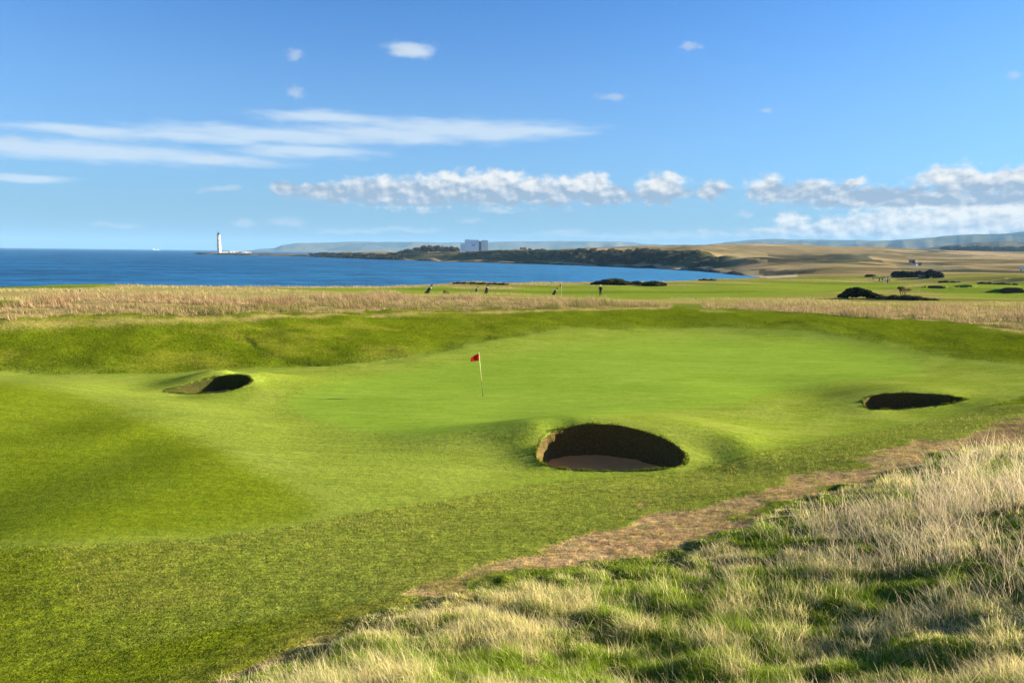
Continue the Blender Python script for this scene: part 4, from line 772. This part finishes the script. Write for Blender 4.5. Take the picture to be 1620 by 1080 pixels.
for k, (px, r, top, lg, cp, lb) in enumerate(((1381.5, 305, M_GREY, M_GREY, None, 'golfer in grey standing apart left of the distant group'), (1391.5, 300, M_DARK, M_DARK, M_CAP, 'golfer in black at the left of the distant group'), (1396, 292, M_NAVY, M_GREY, None, 'golfer in navy with grey trousers in the distant group'), (1401, 296, M_CAP, M_GREY, M_CAP, 'golfer in a white top in the middle of the distant group'), (1404.5, 288, M_DARK, M_NAVY, None, 'golfer in dark jacket nearest the front of the distant group'), (1407, 300, M_CAP, M_DARK, M_NAVY, 'golfer in white top and dark trousers right in the distant group'))):
    person(stand(px, r), k * .9, lb, top, lg, cp, GG, 1.05, .4 * (k % 2))
# golf bags
M_BAG = solid('bag_nylon', (.012, .012, .015), .6, .2, 10); M_TRIM = solid('bag_trim', (.55, .55, .52), .6, .1); M_STEEL = solid('club_steel', (.55, .55, .56), .3, .05, 3, 1.0); M_RUBBER = solid('rubber', (.02, .02, .02), .8)
def golf_bag(base, rz, lean, label, trolley=False, k=1.0, grp='golf bags on the far fairway'):
    root = empty('golf_bag', base, rz); root.scale = (k, k, k); tag(root, label, 'golf bag', grp); ax = Vector((math.sin(lean), 0, math.cos(lean))); b0 = Vector((0, 0, .08))
    bm = bmesh.new(); tube(bm, b0, b0 + ax * .25, .13, .15, 16); tube(bm, b0 + ax * .251, b0 + ax * .86, .15, .16, 16); link('bag_body', bm_mesh('bag_body', bm), M_BAG, root)
    for t0, t1, r0_, r1_ in ((.80, .88, .168, .172), (.02, .06, .138, .142)): bm = bmesh.new(); tube(bm, b0 + ax * t0, b0 + ax * t1, r0_, r1_, 16); link('bag_trim', bm_mesh('bag_trim', bm), M_TRIM, root)
    bm = bmesh.new(); side = Vector((ax.z, 0, -ax.x)); tube(bm, b0 + ax * .12 + side * .15, b0 + ax * .45 + side * .17, .08, .09, 10); tube(bm, b0 + ax * .5 + side * .15, b0 + ax * .74 + side * .16, .06, .06, 10); link('pocket', bm_mesh('pocket', bm), M_BAG, root)
    rd = random.Random(int(base[0] * 10)); bm = bmesh.new(); bh = bmesh.new()
    for i in range(9):
        o_ = Vector((rd.uniform(-.09, .09), rd.uniform(-.09, .09), 0)); L = rd.uniform(1.0, 1.2); e = b0 + o_ + ax * L + Vector((rd.uniform(-.05, .05), rd.uniform(-.05, .05), 0)); tube(bm, b0 + o_ + ax * .8, e, .006, .006, 6)
        bmesh.ops.create_uvsphere(bh, u_segments=8, v_segments=6, radius=1, matrix=Matrix.Translation(e + Vector((.03, 0, .02))) @ Matrix.Diagonal((.06, .04, .04 if i % 2 else .06, 1)))
    cl = link('club_shafts', bm_mesh('club_shafts', bm), M_STEEL, root); link('club_heads', bm_mesh('club_heads', bh, True), M_BAG, cl)
    if trolley:
        bm = bmesh.new(); tube(bm, (-.1, 0, .15), (.62, 0, .98), .016, .016, 8); tube(bm, (.60, -.14, .98), (.60, .14, .98), .018, .018, 8); tube(bm, (0, -.34, .16), (0, .34, .16), .014, .014, 8); link('trolley_frame', bm_mesh('trolley_frame', bm), M_STEEL, root)
        for s in (-1, 1):
            bm = bmesh.new(); bmesh.ops.create_cone(bm, cap_ends=True, segments=20, radius1=.15, radius2=.15, depth=.05, matrix=Matrix.Translation((0, s * .34, .15)) @ Matrix.Rotation(PI / 2, 4, 'X')); link('wheel', bm_mesh('wheel', bm), M_RUBBER, root)
    else:
        for s in (-1, 1):
            bm = bmesh.new(); tube(bm, b0 + ax * .72 + Vector((.1, s * .06, 0)), (.42 + .5 * lean, s * .22, 0), .012, .012, 8); link('stand_leg', bm_mesh('stand_leg', bm), M_BLACK, root)
golf_bag(stand(674, 117), .2, .62, 'black golf bag leaning on a push trolley, leftmost on the far fairway', True, 1.35)
golf_bag(stand(752, 128), .3, .5, 'small golf bag on splayed stand legs left of an upright dark bag', False, .85)
golf_bag(stand(768.5, 118), .1, .22, 'upright black golf bag with pale trim beside the splayed-leg bag', True, 1.2)
golf_bag(stand(874.5, 117), .1, .6, 'leaning dark golf bag left of the distant flagstick', False, 1.1)
# tee markers
def marker(px, py, s, label, mat):
    g_ = on_ground(px, py); root = empty('tee_marker', g_); tag(root, label, 'tee marker', 'course markers by the shore tee'); bm = bmesh.new(); tube(bm, (0, 0, 0), (0, 0, s * .8), s * .38, s * .30, 12); bmesh.ops.create_uvsphere(bm, u_segments=12, v_segments=8, radius=s * .33, matrix=Matrix.Translation((0, 0, s * .85))); link('marker_post', bm_mesh('marker_post', bm, True), mat, root)
    bm = bmesh.new(); bmesh.ops.create_cone(bm, cap_ends=True, segments=12, radius1=s * .5, radius2=s * .42, depth=s * .12, matrix=Matrix.Translation((0, 0, s * .06))); link('marker_base', bm_mesh('marker_base', bm), mat, root)
marker(84, 450, .42, 'white marker stone on the shore tee at the left', M_WHITE); marker(127, 463, .35, 'small dark marker in the pale grass at the left', M_BLACK); marker(669, 449.5, .35, 'small white marker at the shore edge above the leftmost golf bag', M_WHITE)

# ================================================================ buildings far off
def box(bm, x0, x1, y0, y1, z0, z1):
    v = [bm.verts.new(p) for p in ((x0, y0, z0), (x1, y0, z0), (x1, y1, z0), (x0, y1, z0), (x0, y0, z1), (x1, y0, z1), (x1, y1, z1), (x0, y1, z1))]
    for f in ((0, 3, 2, 1), (4, 5, 6, 7), (0, 1, 5, 4), (1, 2, 6, 5), (2, 3, 7, 6), (3, 0, 4, 7)): bm.faces.new([v[i] for i in f])
def boxo(name, mat, parent, *bs):
    bm = bmesh.new()
    for b in bs: box(bm, *b)
    return link(name, bm_mesh(name, bm), mat, parent)
def gable(bm, x0, x1, y0, y1, z, h, ov=.3):
    v = [bm.verts.new(p) for p in ((x0 - ov, y0 - ov, z), (x1 + ov, y0 - ov, z), (x1 + ov, y1 + ov, z), (x0 - ov, y1 + ov, z), (x0 - ov, (y0 + y1) / 2, z + h), (x1 + ov, (y0 + y1) / 2, z + h))]
    for f in ((0, 1, 5, 4), (2, 3, 4, 5), (1, 2, 5), (3, 0, 4), (0, 3, 2, 1)): bm.faces.new([v[i] for i in f])
M_LHW = solid('lighthouse_whitewash', (.70, .67, .61), .7, .06, .2); M_LEAD = solid('lead_dome', (.10, .11, .12), .5); M_GLASS = solid('dark_glass', (.03, .04, .05), .15, .1); M_ROOF = solid('slate_roof', (.06, .045, .038), .8, .2, 1); M_STONE = solid('stone_wall', (.36, .22, .14), .9, .2, 1.2)
def lathe(bm, prof, n_=28):
    rg = [[bm.verts.new((math.cos(2 * PI * i / n_) * r, math.sin(2 * PI * i / n_) * r, z)) for i in range(n_)] for r, z in prof]
    for a, b in zip(rg[:-1], rg[1:]):
        for i in range(n_): bm.faces.new((a[i], a[(i + 1) % n_], b[(i + 1) % n_], b[i]))
    bm.faces.new(rg[0][::-1]); bm.faces.new(rg[-1])
def lighthouse():
    r = 2360; s = S_(r); base = stand(348.2, r); base[2] = max(base[2], -1.6); root = empty('lighthouse', base, -px_ae(348, 440)[0]); root.scale = (1, 1, 1); tag(root, 'tall white tapering lighthouse tower with a dark lantern on the low point', 'lighthouse')
    H = 30.5 * s; bm = bmesh.new(); lathe(bm, [(3.0 * s, -2), (2.95 * s, .5), (2.6 * s, H * .35), (2.25 * s, H * .72), (2.1 * s, H * .80), (2.1 * s, H * .805)]); link('tower', bm_mesh('tower', bm, True), M_LHW, root)
    bm = bmesh.new(); lathe(bm, [(2.15 * s, H * .807), (2.6 * s, H * .815), (2.6 * s, H * .83), (2.0 * s, H * .832), (2.0 * s, H * .86)]); link('gallery', bm_mesh('gallery', bm), M_LHW, root)
    bm = bmesh.new()
    lathe(bm, [(2.5 * s, H * .831), (2.56 * s, H * .831), (2.56 * s, H * .86), (2.5 * s, H * .86)], 20)
    link('railing', bm_mesh('railing', bm), M_LEAD, root)
    bm = bmesh.new(); lathe(bm, [(1.5 * s, H * .86), (1.5 * s, H * .93)], 16); lan = link('lantern', bm_mesh('lantern', bm), M_GLASS, root)
    bm = bmesh.new(); lathe(bm, [(1.7 * s, H * .93), (1.5 * s, H * .95), (.9 * s, H * .972), (.25 * s, H * .98), (.2 * s, H * 1.0)]); link('dome', bm_mesh('dome', bm, True), M_LEAD, lan)
    for i in range(4): boxo('window', M_GLASS, root, (-.9, .9, -2.85 * s + .3 * i, -1.8 * s, H * (.15 + .2 * i), H * (.15 + .2 * i) + 3.2))
    boxo('door', M_LEAD, root, (-1.2, 1.2, -3.1 * s, -2.6 * s, 0, 4.5))
    def house(name, px0, px1, h, depth, label, roof, mat=M_LHW, dy=0):
        b = stand((px0 + px1) / 2, r - dy); b[2] = base[2]; hw = (px1 - px0) * .5 * s; ro = empty(name, b, -px_ae(px0, 440)[0]); tag(ro, label, 'building' if roof else 'wall', 'whitewashed buildings by the lighthouse')
        if roof:
            boxo('wall', mat, ro, (-hw, hw, -depth / 2, depth / 2, -2, h)); bm = bmesh.new(); gable(bm, -hw, hw, -depth / 2, depth / 2, h + .03, h * .35) if roof == 2 else box(bm, -hw - .3, hw + .3, -depth / 2 - .3, depth / 2 + .3, h + .02, h + .8); rf = link('roof', bm_mesh('roof', bm), M_ROOF if roof == 2 else M_LHW, ro)
            nw = max(2, int(hw / 5)); 
            for i in range(nw): boxo('window', M_GLASS, ro, (-hw + (i + .7) * 2 * hw / (nw + .4), -hw + (i + .7) * 2 * hw / (nw + .4) + 1.6, -depth / 2 - .05, -depth / 2 + .2, h * .35, h * .7))
            for _ in range(1 if roof == 2 else 0): boxo('chimney', M_STONE, rf, (-hw * .6, -hw * .6 + 2, -1, 1, h * 1.1, h * 1.65)); boxo('chimney', M_STONE, rf, (hw * .6, hw * .6 + 2, -1, 1, h * 1.1, h * 1.65))
        else:
            boxo('wall_face', mat, ro, (-hw, hw, -.6, .6, -2, h)); boxo('coping', M_STONE, ro, (-hw - .2, hw + .2, -.8, .8, h + .02, h + .5))
    house('boundary_wall', 353, 362, 3.6, 1, 'low white yard wall right beside the lighthouse tower', 0, dy=14)
    house('keepers_house', 366, 382.5, 6.0, 16, 'long white keepers house, widest building right of the lighthouse', 1); house('store', 384, 390, 4.6, 12, 'small white store between two keepers buildings', 1, dy=5); house('cottage', 390.5, 398.5, 4.2, 10, 'white cottage at the right end of the lighthouse buildings', 2)
lighthouse()
M_PS1 = solid('pale_blue_cladding', (.68, .74, .80), .6, .05, .05); M_PS2 = solid('grey_cladding', (.56, .60, .63), .6, .05, .05); M_PS3 = solid('dark_recess', (.10, .11, .13), .8)
def power_station():
    r = 2500; s = S_(r); b = stand(750, r); b[2] = 0; root = empty('power_station', b, -px_ae(750, 440)[0]); tag(root, 'huge boxy blue-grey power station on the skyline behind the headland', 'power station'); top = at_r(750, 379.4, r)[2]; lo = at_r(735, 385.2, r)[2]; X_ = lambda p: (p - 750) * s
    boxo('reactor_hall', M_PS1, root, (X_(735), X_(757.2), 0, 60, -5, top)); boxo('turbine_hall', M_PS1, root, (X_(728.6), X_(734.95), -4, 56, -5, lo), (X_(735), X_(757), -8, -.1, -5, lo)); boxo('stair_tower', M_PS2, root, (X_(761), X_(771.5), -6, 58, -5, top - 1.5)); boxo('recess', M_PS3, root, (X_(757.3), X_(760.9), 6, 50, -5, top - 4))
    boxo('roof_plant', M_PS2, root, (X_(738), X_(744), 10, 40, top + .05, top + 2)); boxo('roof_plant', M_PS2, root, (X_(764), X_(767), 10, 30, top - 1.4, top + .8)); boxo('cladding_band', M_PS2, root, (X_(735.2), X_(757), -.4, -.02, lo + 1, lo + 3), (X_(735.2), X_(757), -.4, -.02, top - 3, top - 1.6)); boxo('door', M_PS3, root, (X_(740), X_(744), -8.3, -8.02, -5, 9)); boxo('louvre', M_PS3, root, (X_(746), X_(752), -8.3, -8.02, lo - 7, lo - 4))
power_station()
def farmhouse(px, r, wd, dp, h, label, wallm, roofm, name='house', cat='house', grp=None, rz=0.0, chim=True, pitch=.45, z=None):
    b = stand(px, r)
    if z is not None: b[2] = z
    root = empty(name, b, rz - px_ae(px, 440)[0]); tag(root, label, cat, grp); hw = wd / 2
    boxo('wall', wallm, root, (-hw, hw, -dp / 2, dp / 2, -1.5, h)); bm = bmesh.new(); gable(bm, -hw, hw, -dp / 2, dp / 2, h + .02, dp * pitch); rf = link('roof', bm_mesh('roof', bm), roofm, root)
    for _ in range(1 if chim else 0): boxo('chimney', M_STONE, rf, (-hw + .4, -hw + 1.4, -.5, .5, h + dp * pitch * .7, h + dp * pitch + 1.3)); boxo('chimney', M_STONE, rf, (hw - 1.4, hw - .4, -.5, .5, h + dp * pitch * .7, h + dp * pitch + 1.3))
    nw = max(2, int(wd / 4))
    for i in range(nw): c_ = -hw + (i + .5) * wd / nw; wn = boxo('window', M_GLASS, root, (c_ - .5, c_ + .5, -dp / 2 - .03, -dp / 2 + .1, h * .4, h * .8)); boxo('sill', M_WHITE, wn, (c_ - .6, c_ + .6, -dp / 2 - .12, -dp / 2 - .035, h * .36, h * .395))
    boxo('door', M_BARK, root, (hw * .1, hw * .1 + 1, -dp / 2 - .04, -dp / 2 + .1, -.5, 2.1)); return root
FG = 'buildings across the bay'; M_TIN = solid('grey_tin_roof', (.22, .18, .14), .8, .1, .5)
rb = 1215; s_ = S_(rb)
farmhouse(827, rb, 9 * s_, 8, 4.6, 'white gabled cottage, left one on the bluff top across the bay', M_WHITE, M_ROOF, grp=FG, rz=.25); farmhouse(837.5, rb + 8, 4.5 * s_, 6, 3.6, 'small grey outhouse right of the white bluff top cottage', M_STONE, M_ROOF, grp=FG, chim=False); farmhouse(809, rb + 20, 6 * s_, 6, 2.2, 'low pale shed on the bluff top left of the white cottage', M_STONE, M_TIN, grp=FG, chim=False, pitch=.2)
farmhouse(1446.5, 640, 2.4, 3.2, 1.3, 'tiny white house at the middle of the plain on the right', M_WHITE, M_ROOF, grp=FG, rz=.9); farmhouse(1441, 790, 5, 4, 1.6, 'grey shed just behind the tiny white house', M_STONE, M_TIN, 'shed', 'shed', FG, chim=False, pitch=.3)
farmhouse(1452, 655, 3.5, 4, 1.8, 'small grey hut to the right of the tiny white house', M_STONE, M_TIN, 'shed', 'shed', FG, chim=False, pitch=.25)
bush(1471, 446, 322, lobes_px(322, [(-7, 0, 12, 9), (1, 1, 16, 11), (10, 0, 12, 9)]), 4200, .28, 'tall dark rounded bush standing at the right end of the long hedge', group=GB, c1=(.03, .035, .026), c2=(.05, .055, .035), seed=44)
farmhouse(1457.5, 320, 1.6, 1.5, .9, 'tiny pinkish stone hut in the gap between hedge and tall bush', M_STONE, M_STONE, 'hut', 'hut', FG, rz=-.15, chim=False, pitch=.3)
# parked van at the right edge
def van():
    b = stand(1619, 525); root = empty('parked_van', b, -px_ae(1619, 440)[0]); tag(root, 'white van parked at the far right edge of the plain', 'van')
    boxo('body', M_WHITE, root, (-2.4, 1.3, -.95, .95, .45, 2.3), (1.31, 2.3, -.95, .95, .45, 1.3)); boxo('windscreen', M_GLASS, root, (1.32, 1.6, -.85, .85, 1.31, 2.1)); boxo('window', M_GLASS, root, (-.2, 1.1, -.97, -.955, 1.4, 2.0))
    for x_ in (-1.5, 1.5):
        for s in (-1, 1): bm = bmesh.new(); bmesh.ops.create_cone(bm, cap_ends=True, segments=18, radius1=.36, radius2=.36, depth=.22, matrix=Matrix.Translation((x_, s * .88, .36)) @ Matrix.Rotation(PI / 2, 4, 'X')); link('wheel', bm_mesh('wheel', bm), M_RUBBER, root)
van()
# ship on the horizon
def ship():
    p = at_r(247, 394, 9000); root = empty('cargo_ship', (p[0], p[1], SEA_Z), -px_ae(247, 440)[0]); tag(root, 'tiny grey ship on the horizon left of the lighthouse', 'ship'); bm = bmesh.new()
    v = [bm.verts.new(q) for q in ((-30, -6, -2), (26, -6, -2), (26, 6, -2), (-30, 6, -2), (-34, -7, 7), (36, 0, 9), (30, -6, 8), (30, 6, 8), (-34, 7, 7))]
    for f in ((0, 3, 2, 1), (0, 1, 6, 4), (1, 5, 6), (1, 2, 5), (2, 7, 5), (2, 3, 8, 7), (3, 0, 4, 8), (4, 6, 5, 7, 8)): bm.faces.new([v[i] for i in f])
    link('hull', bm_mesh('hull', bm), M_PS2, root); boxo('bridge', M_WHITE, root, (-28, -16, -5, 5, 7.5, 20)); boxo('mast', M_PS2, root, (-20, -18.5, -.7, .7, 20.1, 28), (10, 11.2, -.6, .6, 8.5, 20)); 
ship()
# wind turbines on the ridge
def turbine(px, r, py_top, label, rot):
    p = at_r(px, py_top, r); b = stand(px, r); b[2] = p[2] - 75; root = empty('wind_turbine', b, -px_ae(px, 440)[0]); tag(root, label, 'wind turbine', 'wind turbines on the far ridge'); bm = bmesh.new(); tube(bm, (0, 0, 0), (0, 0, 75), 1.8, 1.0, 12); link('tower', bm_mesh('tower', bm), M_GREY, root); nac = boxo('nacelle', M_WHITE, root, (-1.5, 1.5, -3, 6, 74, 77.5))
    for k in range(3):
        a = rot + k * 2 * PI / 3; bm = bmesh.new(); tube(bm, (0, -4, 75.5), (math.sin(a) * 36, -4, 75.5 + math.cos(a) * 36), 1.3, .3, 8); link('blade', bm_mesh('blade', bm), M_GREY, nac)
turbine(1297, 7600, 378.5, 'pale wind turbine, left one on the far right ridge', .2); turbine(1561, 6800, 367.5, 'pale wind turbine near the right edge on the far ridge', 1.5)

# ================================================================ haze: the sea air
bm = bmesh.new(); box(bm, -22500, 22500, -3600, 25000, -11.5, 310)
m, t, b = new_mat('haze_air'); t.n.remove(b); vp = t.new('ShaderNodeVolumePrincipled'); vp.inputs['Color'].default_value = (.27, .52, .82, 1); vp.inputs['Density'].default_value = 6.0e-5; vp.inputs['Anisotropy'].default_value = 0.0
t.put(t.n['Material Output'].inputs['Volume'], vp.outputs[0]); tag(link('haze', bm_mesh('haze', bm), m), kind='stuff')
